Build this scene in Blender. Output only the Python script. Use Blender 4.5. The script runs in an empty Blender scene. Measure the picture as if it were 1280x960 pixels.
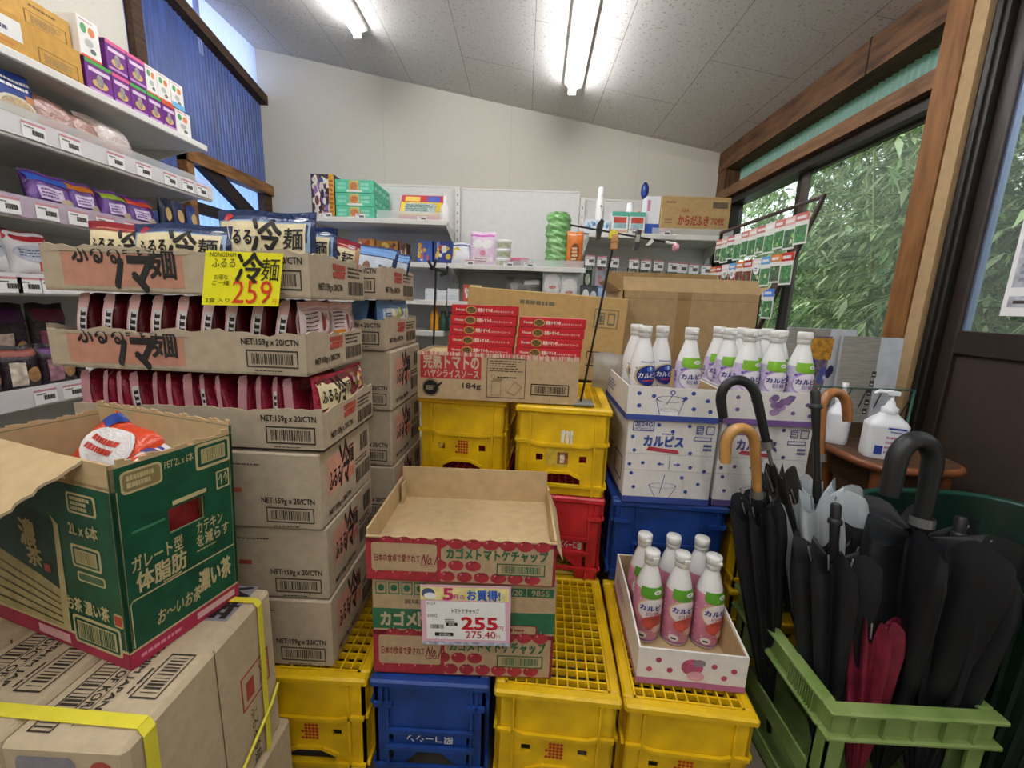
import bpy, math, random
from mathutils import Vector, Matrix
V = Vector
RND = random.Random(11)
SC = bpy.context.scene
COL = SC.collection
# ------------------------------------------------------------------ camera model (1280x960 frame)
FPX = 520.0
EYE = V((0, 0, 0.95))
_d = V((15 / FPX, 100 / FPX, -1)).normalized()
_u = V((1, -.037, 0)).cross(_d).normalized()
if _u.y < 0: _u = -_u
_x = _d.cross(_u).normalized()
AX = (_x, _d, _u)
def ray(px, py):
    c = V(((px - 640) / FPX, -(py - 480) / FPX, -1))
    return V((_x.dot(c), _d.dot(c), _u.dot(c)))
def aty(px, py, y): r = ray(px, py); return EYE + r * (y / r.y)
def atz(px, py, z): r = ray(px, py); return EYE + r * ((z - EYE.z) / r.z)
def atx(px, py, x): r = ray(px, py); return EYE + r * (x / r.x)
# ------------------------------------------------------------------ materials
def lin(h):
    h = h.lstrip('#'); o = []
    for i in (0, 2, 4):
        c = int(h[i:i + 2], 16) / 255
        o.append(c / 12.92 if c <= .04045 else ((c + .055) / 1.055) ** 2.4)
    return (*o, 1)
MATS = {}
def mat(col, rough=.55, noise=.05, scale=30, bump=0, metal=0, spec=.4, alpha=1, trans=0, stretch=None, dark=None, wrink=0):
    key = (col, rough, noise, scale, bump, metal, spec, alpha, trans, stretch, dark, wrink)
    if key in MATS: return MATS[key]
    m = bpy.data.materials.new('paint_' + col.strip('#')); m.use_nodes = True
    nt = m.node_tree; b = nt.nodes['Principled BSDF']
    b.inputs['Roughness'].default_value = rough; b.inputs['Metallic'].default_value = metal
    b.inputs['Specular IOR Level'].default_value = spec
    b.inputs['Alpha'].default_value = alpha; b.inputs['Transmission Weight'].default_value = trans
    c = lin(col)
    tc = nt.nodes.new('ShaderNodeTexCoord'); n = nt.nodes.new('ShaderNodeTexNoise')
    n.inputs['Scale'].default_value = scale; n.inputs['Detail'].default_value = 3
    src = tc.outputs['Object']
    if stretch:
        mp = nt.nodes.new('ShaderNodeMapping'); mp.inputs['Scale'].default_value = stretch
        nt.links.new(src, mp.inputs[0]); src = mp.outputs[0]
    nt.links.new(src, n.inputs['Vector'])
    r = nt.nodes.new('ShaderNodeValToRGB')
    k = 1 - noise * 2.2
    r.color_ramp.elements[0].color = lin(dark) if dark else (c[0] * k, c[1] * k, c[2] * k, 1)
    r.color_ramp.elements[0].position = .3
    r.color_ramp.elements[1].color = tuple(min(1, v * (1 + noise)) for v in c[:3]) + (1,); r.color_ramp.elements[1].position = .7
    nt.links.new(n.outputs['Fac'], r.inputs[0]); nt.links.new(r.outputs[0], b.inputs['Base Color'])
    if bump or wrink:
        bp = nt.nodes.new('ShaderNodeBump'); bp.inputs['Strength'].default_value = bump or wrink
        bp.inputs['Distance'].default_value = .002 if bump else .012
        if wrink:
            w = nt.nodes.new('ShaderNodeTexNoise'); w.inputs['Scale'].default_value = 45; w.inputs['Distortion'].default_value = 1.5
            nt.links.new(src, w.inputs['Vector']); nt.links.new(w.outputs['Fac'], bp.inputs['Height'])
        else: nt.links.new(n.outputs['Fac'], bp.inputs['Height'])
        nt.links.new(bp.outputs[0], b.inputs['Normal'])
    MATS[key] = m; return m
def emit(col, s):
    m = bpy.data.materials.new('light_' + col.strip('#')); m.use_nodes = True
    b = m.node_tree.nodes['Principled BSDF']; b.inputs['Base Color'].default_value = lin(col)
    b.inputs['Emission Color'].default_value = lin(col); b.inputs['Emission Strength'].default_value = s
    return m
def clear(col, t=.85, rough=.08):
    m = bpy.data.materials.new('clear_' + col.strip('#')); m.use_nodes = True; nt = m.node_tree
    b = nt.nodes['Principled BSDF']; b.inputs['Base Color'].default_value = lin(col); b.inputs['Roughness'].default_value = rough
    o = nt.nodes['Material Output']; tr = nt.nodes.new('ShaderNodeBsdfTransparent'); mx = nt.nodes.new('ShaderNodeMixShader')
    tr.inputs[0].default_value = tuple(.5 + .5 * c for c in lin(col)[:3]) + (1,)
    mx.inputs[0].default_value = 1 - t
    nt.links.new(tr.outputs[0], mx.inputs[1]); nt.links.new(b.outputs[0], mx.inputs[2]); nt.links.new(mx.outputs[0], o.inputs[0])
    return m
KRAFT = mat('#b89f7c', .85, .05, 60, .05)
KRAFT2 = mat('#c2b092', .85, .05, 60, .05)
KRAFTG = mat('#b5a68f', .85, .05, 50, .05)
KRAFTIN = mat('#c4aa80', .85, .05, 40, .05)
INK = mat('#1d1a17', .6, 0); INKB = mat('#3a332b', .7, 0)
WHITE = mat('#eceae6', .4, .02); PAPER = mat('#f1f0ee', .6, .01)
# ------------------------------------------------------------------ mesh builder
TXT = {}
def text_mesh(s, bold=0):
    k = (s, bold)
    if k in TXT: return TXT[k]
    cu = bpy.data.curves.new('lettering', 'FONT'); cu.body = s; cu.resolution_u = 2; cu.offset = bold; cu.fill_mode = 'FRONT'
    o = bpy.data.objects.new('lettering', cu); COL.objects.link(o)
    me = bpy.data.meshes.new_from_object(o.evaluated_get(bpy.context.evaluated_depsgraph_get()))
    vs = [v.co.copy() for v in me.vertices]; fs = [tuple(p.vertices) for p in me.polygons]
    bpy.data.objects.remove(o); bpy.data.curves.remove(cu); bpy.data.meshes.remove(me)
    x0 = min(v.x for v in vs); x1 = max(v.x for v in vs); y0 = min(v.y for v in vs); y1 = max(v.y for v in vs)
    vs = [((v.x - x0) / (x1 - x0), (v.y - y0) / max(1e-6, y1 - y0)) for v in vs]
    TXT[k] = (vs, fs); return TXT[k]
class MB:
    def __init__(s): s.v = []; s.f = []; s.mi = []; s.sm = []; s.mats = []; s.M = None
    def slot(s, m):
        if m not in s.mats: s.mats.append(m)
        return s.mats.index(m)
    def add(s, vs, fs, m, smooth=False):
        b = len(s.v); k = s.slot(m)
        s.v.extend((s.M @ V(p) if s.M else V(p)) for p in vs)
        for f in fs: s.f.append(tuple(b + i for i in f)); s.mi.append(k); s.sm.append(smooth)
        return s
    def box(s, x0, y0, z0, x1, y1, z1, m, c=0):
        if x0 > x1: x0, x1 = x1, x0
        if y0 > y1: y0, y1 = y1, y0
        if z0 > z1: z0, z1 = z1, z0
        if c <= 0:
            vs = [(x, y, z) for z in (z0, z1) for y in (y0, y1) for x in (x0, x1)]
            return s.add(vs, [(0, 2, 3, 1), (4, 5, 7, 6), (0, 1, 5, 4), (2, 6, 7, 3), (0, 4, 6, 2), (1, 3, 7, 5)], m)
        vs = []; idx = {}
        for ix, (xa, sx) in enumerate(((x0, 1), (x1, -1))):
            for iy, (ya, sy) in enumerate(((y0, 1), (y1, -1))):
                for iz, (za, sz) in enumerate(((z0, 1), (z1, -1))):
                    for ax in range(3):
                        idx[ix, iy, iz, ax] = len(vs)
                        vs.append((xa + sx * c * (ax != 0), ya + sy * c * (ax != 1), za + sz * c * (ax != 2)))
        fs = []
        for ax in range(3):
            for side in (0, 1):
                q = []
                for a, b in ((0, 0), (1, 0), (1, 1), (0, 1)):
                    k = [0, 0, 0]; k[ax] = side; k[(ax + 1) % 3] = a; k[(ax + 2) % 3] = b; q.append(idx[(*k, ax)])
                fs.append(tuple(q) if side else tuple(reversed(q)))
        for ax in range(3):
            b1, b2 = (ax + 1) % 3, (ax + 2) % 3
            for p in (0, 1):
                for q in (0, 1):
                    k0 = [0, 0, 0]; k1 = [0, 0, 0]; k0[ax] = 0; k1[ax] = 1
                    k0[b1] = k1[b1] = p; k0[b2] = k1[b2] = q
                    fs.append((idx[(*k0, b1)], idx[(*k1, b1)], idx[(*k1, b2)], idx[(*k0, b2)]))
        for k in [(a, b, d) for a in (0, 1) for b in (0, 1) for d in (0, 1)]:
            fs.append(tuple(idx[(*k, a)] for a in range(3)))
        return s.add(vs, fs, m)
    def prism(s, poly, d, m):            # poly: 3-D points, d: extrusion vector
        n = len(poly); d = V(d); a = [V(p) for p in poly]
        return s.add(a + [p + d for p in a], [tuple(reversed(range(n))), tuple(range(n, 2 * n))] + [(i, (i + 1) % n, n + (i + 1) % n, n + i) for i in range(n)], m)
    def bar(s, a, b, w, h, m, up=(0, 0, 1)):
        a, b = V(a), V(b); t = (b - a).normalized(); up = V(up)
        if abs(t.dot(up)) > .95: up = V((0, 1, 0))
        r = t.cross(up).normalized(); q = r.cross(t).normalized()
        c = [r * i * w / 2 + q * j * h / 2 for i, j in ((-1, -1), (1, -1), (1, 1), (-1, 1))]
        return s.prism([a + k for k in c], b - a, m)
    def tube(s, path, r, m, n=10, caps=True):
        path = [V(p) for p in path]; rs = r if isinstance(r, (list, tuple)) else [r] * len(path)
        vs = []; fs = []; prev = None
        for i, p in enumerate(path):
            t = (path[min(i + 1, len(path) - 1)] - path[max(i - 1, 0)]).normalized()
            if prev is None: a = t.cross(V((0, 0, 1)) if abs(t.z) < .9 else V((1, 0, 0))).normalized()
            else: a = (prev - t * prev.dot(t)).normalized()
            prev = a; b = t.cross(a)
            for k in range(n):
                an = 2 * math.pi * k / n; vs.append(p + (a * math.cos(an) + b * math.sin(an)) * rs[i])
        for i in range(len(path) - 1):
            for k in range(n): fs.append((i * n + k, i * n + (k + 1) % n, (i + 1) * n + (k + 1) % n, (i + 1) * n + k))
        s.add(vs, fs, m, True)
        if caps: s.add(vs[:n], [tuple(reversed(range(n)))], m); s.add(vs[-n:], [tuple(range(n))], m)
        return s
    def lathe(s, prof, m, n=20, c=(0, 0, 0), smooth=True):   # profile (r, z) from the bottom up
        vs = []; fs = []
        for r, z in prof:
            for k in range(n): a = 2 * math.pi * k / n; vs.append((c[0] + r * math.cos(a), c[1] + r * math.sin(a), c[2] + z))
        for i in range(len(prof) - 1):
            for k in range(n): fs.append((i * n + k, i * n + (k + 1) % n, (i + 1) * n + (k + 1) % n, (i + 1) * n + k))
        return s.add(vs, fs, m, smooth)
    def grid(s, fn, nu, nv, m, smooth=True):
        vs = [fn(i / nu, j / nv) for j in range(nv + 1) for i in range(nu + 1)]
        fs = [(j * (nu + 1) + i, j * (nu + 1) + i + 1, (j + 1) * (nu + 1) + i + 1, (j + 1) * (nu + 1) + i) for j in range(nv) for i in range(nu)]
        return s.add(vs, fs, m, smooth)
    def build(s, name, parent=None, loc=None, rotz=None):
        me = bpy.data.meshes.new(name); me.from_pydata([tuple(p) for p in s.v], [], s.f)
        for m in s.mats: me.materials.append(m)
        me.polygons.foreach_set('material_index', s.mi); me.polygons.foreach_set('use_smooth', s.sm); me.update()
        o = bpy.data.objects.new(name, me); COL.objects.link(o)
        if parent: o.parent = parent
        if loc is not None: o.location = loc
        if rotz: o.rotation_euler[2] = rotz
        return o
class Face:
    """a patch (u,v in 0..1) that prints can be laid on; fn(u,v) -> point, normal"""
    def __init__(s, mb, fn, curved=False): s.mb = mb; s.fn = fn; s.c = curved
    def at(s, u, v, l): p, n = s.fn(u, v); return p + n * l
    def rect(s, u0, v0, u1, v1, m, l=.0005):
        k = 6 if s.c else 1
        s.mb.grid(lambda a, b: s.at(u0 + (u1 - u0) * a, v0 + (v1 - v0) * b, l), k, k, m, s.c); return s
    def poly(s, pts, m, l=.0005):
        s.mb.add([s.at(u, v, l) for u, v in pts], [tuple(range(len(pts)))], m, s.c); return s
    def disc(s, u, v, ru, rv, m, l=.0005, n=20, inner=0):
        if s.c or inner:
            ks = [inner, .5 + inner / 2, 1] if not s.c else [max(inner, .02), .35 + inner * .6, .7 + inner * .3, 1]
            vs = [s.at(u + ru * k * math.cos(6.2832 * i / n), v + rv * k * math.sin(6.2832 * i / n), l) for k in ks for i in range(n)]
            s.mb.add(vs, [(j * n + i, j * n + (i + 1) % n, (j + 1) * n + (i + 1) % n, (j + 1) * n + i) for j in range(len(ks) - 1) for i in range(n)], m, s.c)
        else: s.poly([(u + ru * math.cos(6.2832 * i / n), v + rv * math.sin(6.2832 * i / n)) for i in range(n)], m, l)
        return s
    def frame(s, u0, v0, u1, v1, tu, tv, m, l=.0006):
        s.rect(u0, v0, u1, v0 + tv, m, l); s.rect(u0, v1 - tv, u1, v1, m, l); s.rect(u0, v0 + tv, u0 + tu, v1 - tv, m, l); s.rect(u1 - tu, v0 + tv, u1, v1 - tv, m, l); return s
    def rrect(s, u0, v0, u1, v1, ru, rv, m, l=.0005):
        pts = []
        for cx, cy, a0 in ((u1 - ru, v1 - rv, 0), (u0 + ru, v1 - rv, 90), (u0 + ru, v0 + rv, 180), (u1 - ru, v0 + rv, 270)):
            for k in range(5): a = math.radians(a0 + 22.5 * k); pts.append((cx + ru * math.cos(a), cy + rv * math.sin(a)))
        return s.poly(pts, m, l)
    def text(s, t, u0, v0, u1, v1, m, l=.0009, bold=0, turn=0, vmax=None, shear=0):
        vs, fs = text_mesh(t); du = bold * .9 / max(1, len(t)) * (1.3 if t.isascii() else 1); dv = bold * .9
        if turn in (90, -90): du, dv = bold * .9, du
        for k, (sx, sy) in enumerate(((0, 0),) if not bold else ((-1, -1), (1, -1), (1, 1), (-1, 1))): s._lay(vs, fs, u0 + sx * du * (u1 - u0), v0 + sy * dv * (v1 - v0), u1 + sx * du * (u1 - u0), v1 + sy * dv * (v1 - v0), m, l + k * .00012, turn, vmax, shear)
        return s
    def _lay(s, vs, fs, u0, v0, u1, v1, m, l, turn, vmax, shear):
        out = []
        for x, y in vs:
            x += shear * y
            if turn == 180: x, y = 1 - x, 1 - y
            elif turn == 90: x, y = 1 - y, x          # reads upwards
            elif turn == -90: x, y = y, 1 - x
            v = v0 + (v1 - v0) * y
            if vmax is not None: v = min(v, vmax)
            out.append(s.at(u0 + (u1 - u0) * x, v, l))
        s.mb.add(out, fs, m, s.c); return s
    def code(s, u0, v0, u1, v1, m, n=22, fr=True, l=.0006, seed=1):
        rr = random.Random(seed); hu = (u1 - u0); hv = (v1 - v0)
        if fr: s.frame(u0, v0, u1, v1, hu * .025, hv * .09, m, l); u0 += hu * .1; u1 -= hu * .1; v0 += hv * .2; v1 -= hv * .2; hu = u1 - u0
        x = u0
        while x < u1:
            w = hu / n * rr.choice((.35, .5, .9)); s.rect(x, v0, min(u1, x + w), v1, m, l); x += w + hu / n * rr.choice((.35, .5, .7))
        return s
    def lines(s, u0, v0, u1, v1, m, n=3, l=.0006, seed=3, fill=.5):
        rr = random.Random(seed); h = (v1 - v0) / n
        for i in range(n):
            x = u0; e = u0 + (u1 - u0) * rr.uniform(.7, 1)
            while x < e: w = (u1 - u0) * rr.uniform(.05, .14); s.rect(x, v0 + h * (i + .2), min(x + w, e), v0 + h * (i + .2 + fill), m, l); x += w + (u1 - u0) * .02
        return s
def plane(mb, o, u, v):
    o, u, v = V(o), V(u), V(v); n = u.cross(v).normalized()
    return Face(mb, lambda a, b: (o + u * a + v * b, n))
def side(mb, x0, y0, z0, x1, y1, z1, w):
    dx, dy, dz = x1 - x0, y1 - y0, z1 - z0
    return {'front': lambda: plane(mb, (x0, y0, z0), (dx, 0, 0), (0, 0, dz)), 'right': lambda: plane(mb, (x1, y0, z0), (0, dy, 0), (0, 0, dz)),
            'left': lambda: plane(mb, (x0, y1, z0), (0, -dy, 0), (0, 0, dz)), 'top': lambda: plane(mb, (x0, y0, z1), (dx, 0, 0), (0, dy, 0)),
            'back': lambda: plane(mb, (x1, y1, z0), (-dx, 0, 0), (0, 0, dz))}[w]()
def cylface(mb, prof, c=(0, 0, 0), span=math.pi, mid=-math.pi / 2):
    """front of a lathe: u across `span` radians round the direction mid, v along z of the profile"""
    z0, z1 = prof[0][1], prof[-1][1]
    def rad(z):
        for (r0, a), (r1, b) in zip(prof, prof[1:]):
            if a <= z <= b: return r0 + (r1 - r0) * (z - a) / max(1e-9, b - a)
        return prof[-1][0]
    def fn(u, v):
        an = mid + (u - .5) * span; z = z0 + (z1 - z0) * v; r = rad(z); n = V((math.cos(an), math.sin(an), 0))
        return V(c) + n * r + V((0, 0, z)), n
    return Face(mb, fn, True)
# ------------------------------------------------------------------ scene bookkeeping
def tag(o, label, cat, group=None):
    o['label'] = label; o['category'] = cat
    if group: o['group'] = group
    return o
def thing(name, label, cat, loc=(0, 0, 0), rotz=0, group=None):
    o = bpy.data.objects.new(name, None); COL.objects.link(o); o.location = loc; o.rotation_euler[2] = rotz
    o.empty_display_size = .05
    return tag(o, label, cat, group)
def struct(name, mb): o = mb.build(name); o['kind'] = 'structure'; return o
KIDS = {}
def dup(root, label, loc, rotz=0, group=None, rot=None):
    def cp(o, par):
        c = o.copy(); COL.objects.link(c)
        if par: c.parent = par
        for k in list(o.children): cp(k, c)
        return c
    r = cp(root, None); r['label'] = label; r.location = loc
    r.rotation_euler = rot if rot else (0, 0, rotz)
    if group: r['group'] = group
    return r
ORD = ['first', 'second', 'third', 'fourth', 'fifth', 'sixth', 'seventh', 'eighth', 'ninth', 'tenth', 'eleventh', 'twelfth', 'thirteenth', 'fourteenth', 'fifteenth', 'sixteenth', 'seventeenth', 'eighteenth']
def nth(i, n=None):
    if i == 0: return 'leftmost'
    if n and i == n - 1: return 'rightmost'
    return ORD[i] + ' from the left'
# ================================================================== THE SETTING
XL, XR, YB = -1.92, 1.34, 3.22
def ceil_z(x): return 2.04 + .178 * (1.34 - x)
WALLP = mat('#cbc7ba', .9, .03, 160, .12)
# ceiling boards: pinholed panels with thin dark joints
cm = bpy.data.materials.new('ceiling_board'); cm.use_nodes = True; nt = cm.node_tree; bs = nt.nodes['Principled BSDF']; bs.inputs['Roughness'].default_value = .9
tc = nt.nodes.new('ShaderNodeTexCoord'); mp = nt.nodes.new('ShaderNodeMapping'); mp.inputs['Rotation'].default_value = (0, 0, math.pi / 2)
br = nt.nodes.new('ShaderNodeTexBrick'); br.inputs['Scale'].default_value = 1; br.inputs['Brick Width'].default_value = .91; br.inputs['Row Height'].default_value = .42
br.inputs['Mortar Size'].default_value = .002; br.inputs['Mortar Smooth'].default_value = .3
br.inputs['Color1'].default_value = br.inputs['Color2'].default_value = lin('#d0ccc6'); br.inputs['Mortar'].default_value = lin('#8f8a83')
vo = nt.nodes.new('ShaderNodeTexNoise'); vo.inputs['Scale'].default_value = 95; vo.inputs['Detail'].default_value = 1; vo.inputs['Distortion'].default_value = .6
vr = nt.nodes.new('ShaderNodeValToRGB'); vr.color_ramp.elements[0].position = .28; vr.color_ramp.elements[0].color = (.62, .60, .58, 1); vr.color_ramp.elements[1].position = .40; vr.color_ramp.elements[1].color = (1, 1, 1, 1)
mu = nt.nodes.new('ShaderNodeMixRGB'); mu.blend_type = 'MULTIPLY'; mu.inputs[0].default_value = 1
nt.links.new(tc.outputs['Object'], mp.inputs[0]); nt.links.new(mp.outputs[0], br.inputs['Vector']); nt.links.new(tc.outputs['Object'], vo.inputs['Vector'])
nt.links.new(vo.outputs['Fac'], vr.inputs[0]); nt.links.new(br.outputs['Color'], mu.inputs[1]); nt.links.new(vr.outputs[0], mu.inputs[2]); nt.links.new(mu.outputs[0], bs.inputs['Base Color'])
FLOORM = mat('#6e6658', .7, .15, 6, .1)
m = MB(); m.box(XL - .1, -2, -.06, XR + .4, YB + .1, 0, FLOORM); struct('floor', m)
m = MB(); m.prism([(XL - .12, -2, ceil_z(XL - .12)), (XR + .1, -2, ceil_z(XR + .1)), (XR + .1, -2, ceil_z(XR + .1) + .05), (XL - .12, -2, ceil_z(XL - .12) + .05)], (0, YB + 2.05, 0), cm); struct('ceiling', m)
m = MB(); m.prism([(XL - .1, YB, 0), (XR + .1, YB, 0), (XR + .1, YB, ceil_z(XR + .1) + .02), (XL - .1, YB, ceil_z(XL - .1) + .02)], (0, .06, 0), WALLP)
for x in (-1.05, -.14, .77): m.box(x - .0012, YB - .0005, 1.2, x + .0012, YB, ceil_z(x), mat('#b9b4a8', .9, 0))
struct('wall_back', m)
m = MB(); m.prism([(XL - .1, -2.06, 0), (XR + .4, -2.06, 0), (XR + .4, -2.06, ceil_z(XR + .4)), (XL - .1, -2.06, ceil_z(XL - .1) + .02)], (0, .06, 0), WALLP); struct('wall_front', m)
# left wall: white board near the viewer, blue corrugated sheet beyond it, clear corrugated sheet under the roof
BLUE = mat('#2f4a8c', .45, .18, 8, 0, 0, .5, 1, 0, (1, 3, .6))
def corrug(mb, x, y0, y1, zf0, zf1, m_, amp=.007, pitch=.027):
    n = int((y1 - y0) / pitch * 6)
    def fn(u, v):
        y = y0 + (y1 - y0) * u; a, b = zf0(y), zf1(y)
        return V((x + amp * math.sin(2 * math.pi * (y - y0) / pitch), y, a + (b - a) * v))
    mb.grid(fn, n, 1, m_, True)
beam_z = lambda y: 2.30 + (3.22 - y) * .212
m = MB(); m.box(XL - .06, -2, 0, XL, 2.18, ceil_z(XL) + .01, WALLP)
corrug(m, XL - .01, 2.18, YB, lambda y: 1.72, lambda y: min(beam_z(y), ceil_z(XL)), BLUE)
corrug(m, XL - .01, 2.18, 2.44, lambda y: .0, lambda y: 1.72, BLUE)
corrug(m, XL - .01, 2.44, YB, lambda y: .0, lambda y: .8, BLUE)
struct('wall_left', m)
tl = bpy.data.materials.new('translucent_sheet'); tl.use_nodes = True; nt = tl.node_tree
b0 = nt.nodes['Principled BSDF']; b0.inputs['Base Color'].default_value = lin('#c0ccf2'); b0.inputs['Roughness'].default_value = .4
t0 = nt.nodes.new('ShaderNodeBsdfTranslucent'); t0.inputs[0].default_value = lin('#b2c0f0'); mx = nt.nodes.new('ShaderNodeMixShader'); mx.inputs[0].default_value = .75
nt.links.new(b0.outputs[0], mx.inputs[1]); nt.links.new(t0.outputs[0], mx.inputs[2]); nt.links.new(mx.outputs[0], nt.nodes['Material Output'].inputs[0])
m = MB(); corrug(m, XL - .02, 2.1, YB, lambda y: min(beam_z(y), ceil_z(XL) - .01), lambda y: ceil_z(XL) + .02, tl, .004)
m.box(XL - .02, 2.66, 2.3, XL - .005, 2.69, ceil_z(XL), mat('#8b96c4', .6)); struct('window_1', m)
WOODD = mat('#4a3626', .7, .2, 9, .2, 0, .3, 1, 0, (6, 1, 6), '#2c1f15')
WOOD = mat('#8a6238', .6, .2, 7, .2, 0, .3, 1, 0, (6, 1, 6), '#553719')
WOODP = mat('#7f5730', .6, .2, 7, .2, 0, .3, 1, 0, (6, 6, 1), '#6b431d')
m = MB(); m.prism([(XL - .01, 2.3, beam_z(2.3) - .035), (XL - .01, YB, beam_z(YB) - .035), (XL - .01, YB, beam_z(YB) + .025), (XL - .01, 2.3, beam_z(2.3) + .025)], (.06, 0, 0), WOODD)
m.box(XL - .01, 2.19, 1.5, XL + .03, 2.25, 2.6, WOODD); struct('trim_1', m)
# low window in the blue wall with its brown frame, brace and clear corrugated sheet
blu2 = tl.copy(); blu2.name = 'translucent_blue_sheet'
for n_ in blu2.node_tree.nodes:
    if n_.type == 'BSDF_TRANSLUCENT': n_.inputs[0].default_value = lin('#86a4e4')
    if n_.type == 'BSDF_PRINCIPLED': n_.inputs['Base Color'].default_value = lin('#86a4e4')
m = MB(); corrug(m, XL - .03, 2.44, YB, lambda y: .8, lambda y: 1.70, blu2, .007, .05)
m.box(XL - .02, 2.42, 1.66, XL + .05, YB, 1.73, WOOD); m.box(XL - .02, 2.42, .8, XL + .04, 2.47, 1.7, WOOD)
m.box(XL - .02, YB - .09, .8, XL + .03, YB, 1.66, WOODD); m.box(XL - .02, 2.45, 1.40, XL + .02, YB, 1.46, mat('#1d1712', .8))
m.bar((XL + .01, 2.55, 1.70), (XL + .01, YB - .02, 1.38), .04, .09, mat('#241b15', .8)); struct('window_2', m)
# right wall: post, beams, clear strip, sliding window
m = MB(); m.box(XR, -2, ceil_z(XR) - .12, XR + .14, YB, ceil_z(XR) + .03, WOODD)
m.box(XR - .004, -2, 1.905, XR + .115, YB, 2.035, mat('#5f4229', .7, .25, 6, .25, 0, .3, 1, 0, (6, 1, 6), '#3d2819'))
m.box(XR - .006, 1.918, 1.90, XR, 1.924, 2.04, mat('#1c120b', .9)); struct('trim_2', m)
m = MB(); m.box(XR - .002, 1.54, 1.71, XR + .11, YB, 1.772, mat('#75543a', .65, .2, 8, .2, 0, .3, 1, 0, (6, 1, 6), '#553a20'))
m.box(XR, YB - .12, 1.772, XR + .1, YB, 1.905, mat('#5f4229', .7, .25, 6, .25, 0, .3, 1, 0, (6, 6, 1), '#3d2819')); struct('trim_3', m)
grn = tl.copy(); grn.name = 'translucent_green_sheet'
for n_ in grn.node_tree.nodes:
    if n_.type in ('BSDF_TRANSLUCENT',): n_.inputs[0].default_value = lin('#8fb3aa')
    if n_.type == 'BSDF_PRINCIPLED': n_.inputs['Base Color'].default_value = lin('#9dbdb2')
m = MB(); corrug(m, XR + .1, 1.5, YB, lambda y: 1.76, lambda y: 1.92, grn, .006, .032); struct('window_3', m)
m = MB(); m.box(XR - .04, 1.468, 0, XR + .06, 1.552, 2.0, WOODP); struct('trim_4', m)
m = MB(); m.box(XR - .034, 1.422, 0, XR + .1, 1.4665, 2.03, mat('#ac9068', .8, .05, 40)); struct('trim_5', m)
ALU = mat('#2b2521', .4, .08, 20, 0, .3); ALUG = mat('#5d5550', .35, .05, 20, 0, .5)
GLASS = clear('#e9f3ef', .93, .03)
xg = XR + .1
m = MB(); m.box(XR + .03, 1.52, 1.665, xg + .03, YB, 1.71, ALU); m.box(XR + .03, YB - .16, .72, xg + .03, YB, 1.67, ALU)
m.box(xg - .01, 2.36, .72, xg + .02, 2.42, 1.67, ALU); m.box(xg - .02, 2.32, .72, xg - .005, 2.37, 1.67, ALUG)
m.box(XR + .03, 1.52, .70, xg + .03, YB, .735, ALU); m.box(xg - .01, 1.53, .72, xg + .01, 1.56, 1.67, ALU)
m.box(xg - .015, 1.53, 1.655, xg, 2.36, 1.675, ALUG)
wf = m
wf.box(xg + .003, 1.53, .73, xg + .006, YB - .1, 1.67, GLASS); struct('window_4', wf)
m = MB(); m.box(XR, 1.53, 0, XR + .12, YB, .705, mat('#57442f', .8, .1, 10)); m.box(XR, -2, 1.98, XR + .12, 1.45, 2.02, WOODD); struct('wall_right', m)
# door: dark aluminium frame, glazed upper half, brown lower panel
DPAN = mat('#382d26', .55, .06, 30); DK = mat('#221d1a', .4, .06, 20, 0, .2)
m = MB(); xd = XR + .025
m.box(XR - .02, 1.378, 0, XR + .08, 1.421, 2.0, DK, .004); m.box(XR + .0, 1.39, 0, XR - .03, 1.405, 2.0, DK, .003)
m.box(xd - .02, 1.335, 0, xd + .02, 1.378, 1.98, mat('#332a25', .4, .06, 20, 0, .2), .003)
m.box(xd - .018, .5, .845, xd + .02, 1.34, .918, mat('#332a25', .4, .06, 20, 0, .2), .003); m.box(xd - .018, .44, 0, xd + .02, .5, 1.98, DK, .003)
m.box(xd - .005, .48, .05, xd + .01, 1.34, .85, DPAN); m.box(xd - .018, .48, 0, xd + .02, 1.34, .07, DK); m.box(xd - .018, .48, 1.94, xd + .02, 1.34, 1.99, DK)
m.box(xd - .008, 1.328, .915, xd + .012, 1.34, 1.95, mat('#7c86a0', .3, .03, 20, 0, .5)); m.box(xd, .48, .91, xd + .004, 1.335, 1.95, GLASS)
struct('door_1', m)
m = MB(); m.box(XR, -2, 0, XR + .1, .44, 2.04, WALLP); struct('wall_near', m)
# two ceiling lamps
TUBE = emit('#fbfbff', 42.0); FIX = mat('#e9e6de', .4, .02)
def lamp(a, b, label):
    a, b = V(a), V(b); d = (b - a); L = d.length; d.normalize()
    t = thing('ceiling_lamp', label, 'lamp', a, 0, 'fluorescent ceiling lamps')
    s = d.cross(V((0, 0, 1))).normalized(); tilt = V((1, 0, -.178)).normalized(); s = (tilt - d * tilt.dot(d)).normalized(); n = d.cross(s).normalized()
    if n.z > 0: n = -n
    m = MB(); e = d * L; h = .03
    m.prism([s * .055 + n * -.03, s * .055 + n * -.005, s * .022 + n * .012, s * -.022 + n * .012, s * -.055 + n * -.005, s * -.055 + n * -.03], e, FIX); m.build('housing', t)
    m = MB(); m.tube([n * .03 + d * .02, n * .03 + d * (L - .02)], .0165, TUBE, 14); m.build('tube', t)
    m = MB()
    for k in (0, L): m.bar(d * (k - .006) + n * .02, d * (k + .006) + n * .02, .045, .05, FIX)
    m.build('lamp_holder', t)
cz = lambda x, y: V((x, y, ceil_z(x) - .02))
lamp(cz(-1.0, 2.66), cz(-1.0, 1.42), 'fluorescent ceiling lamp nearer the blue corrugated wall')
lamp(cz(.235, 2.75), cz(.195, 1.5), 'fluorescent ceiling lamp over the middle of the shop')
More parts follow.
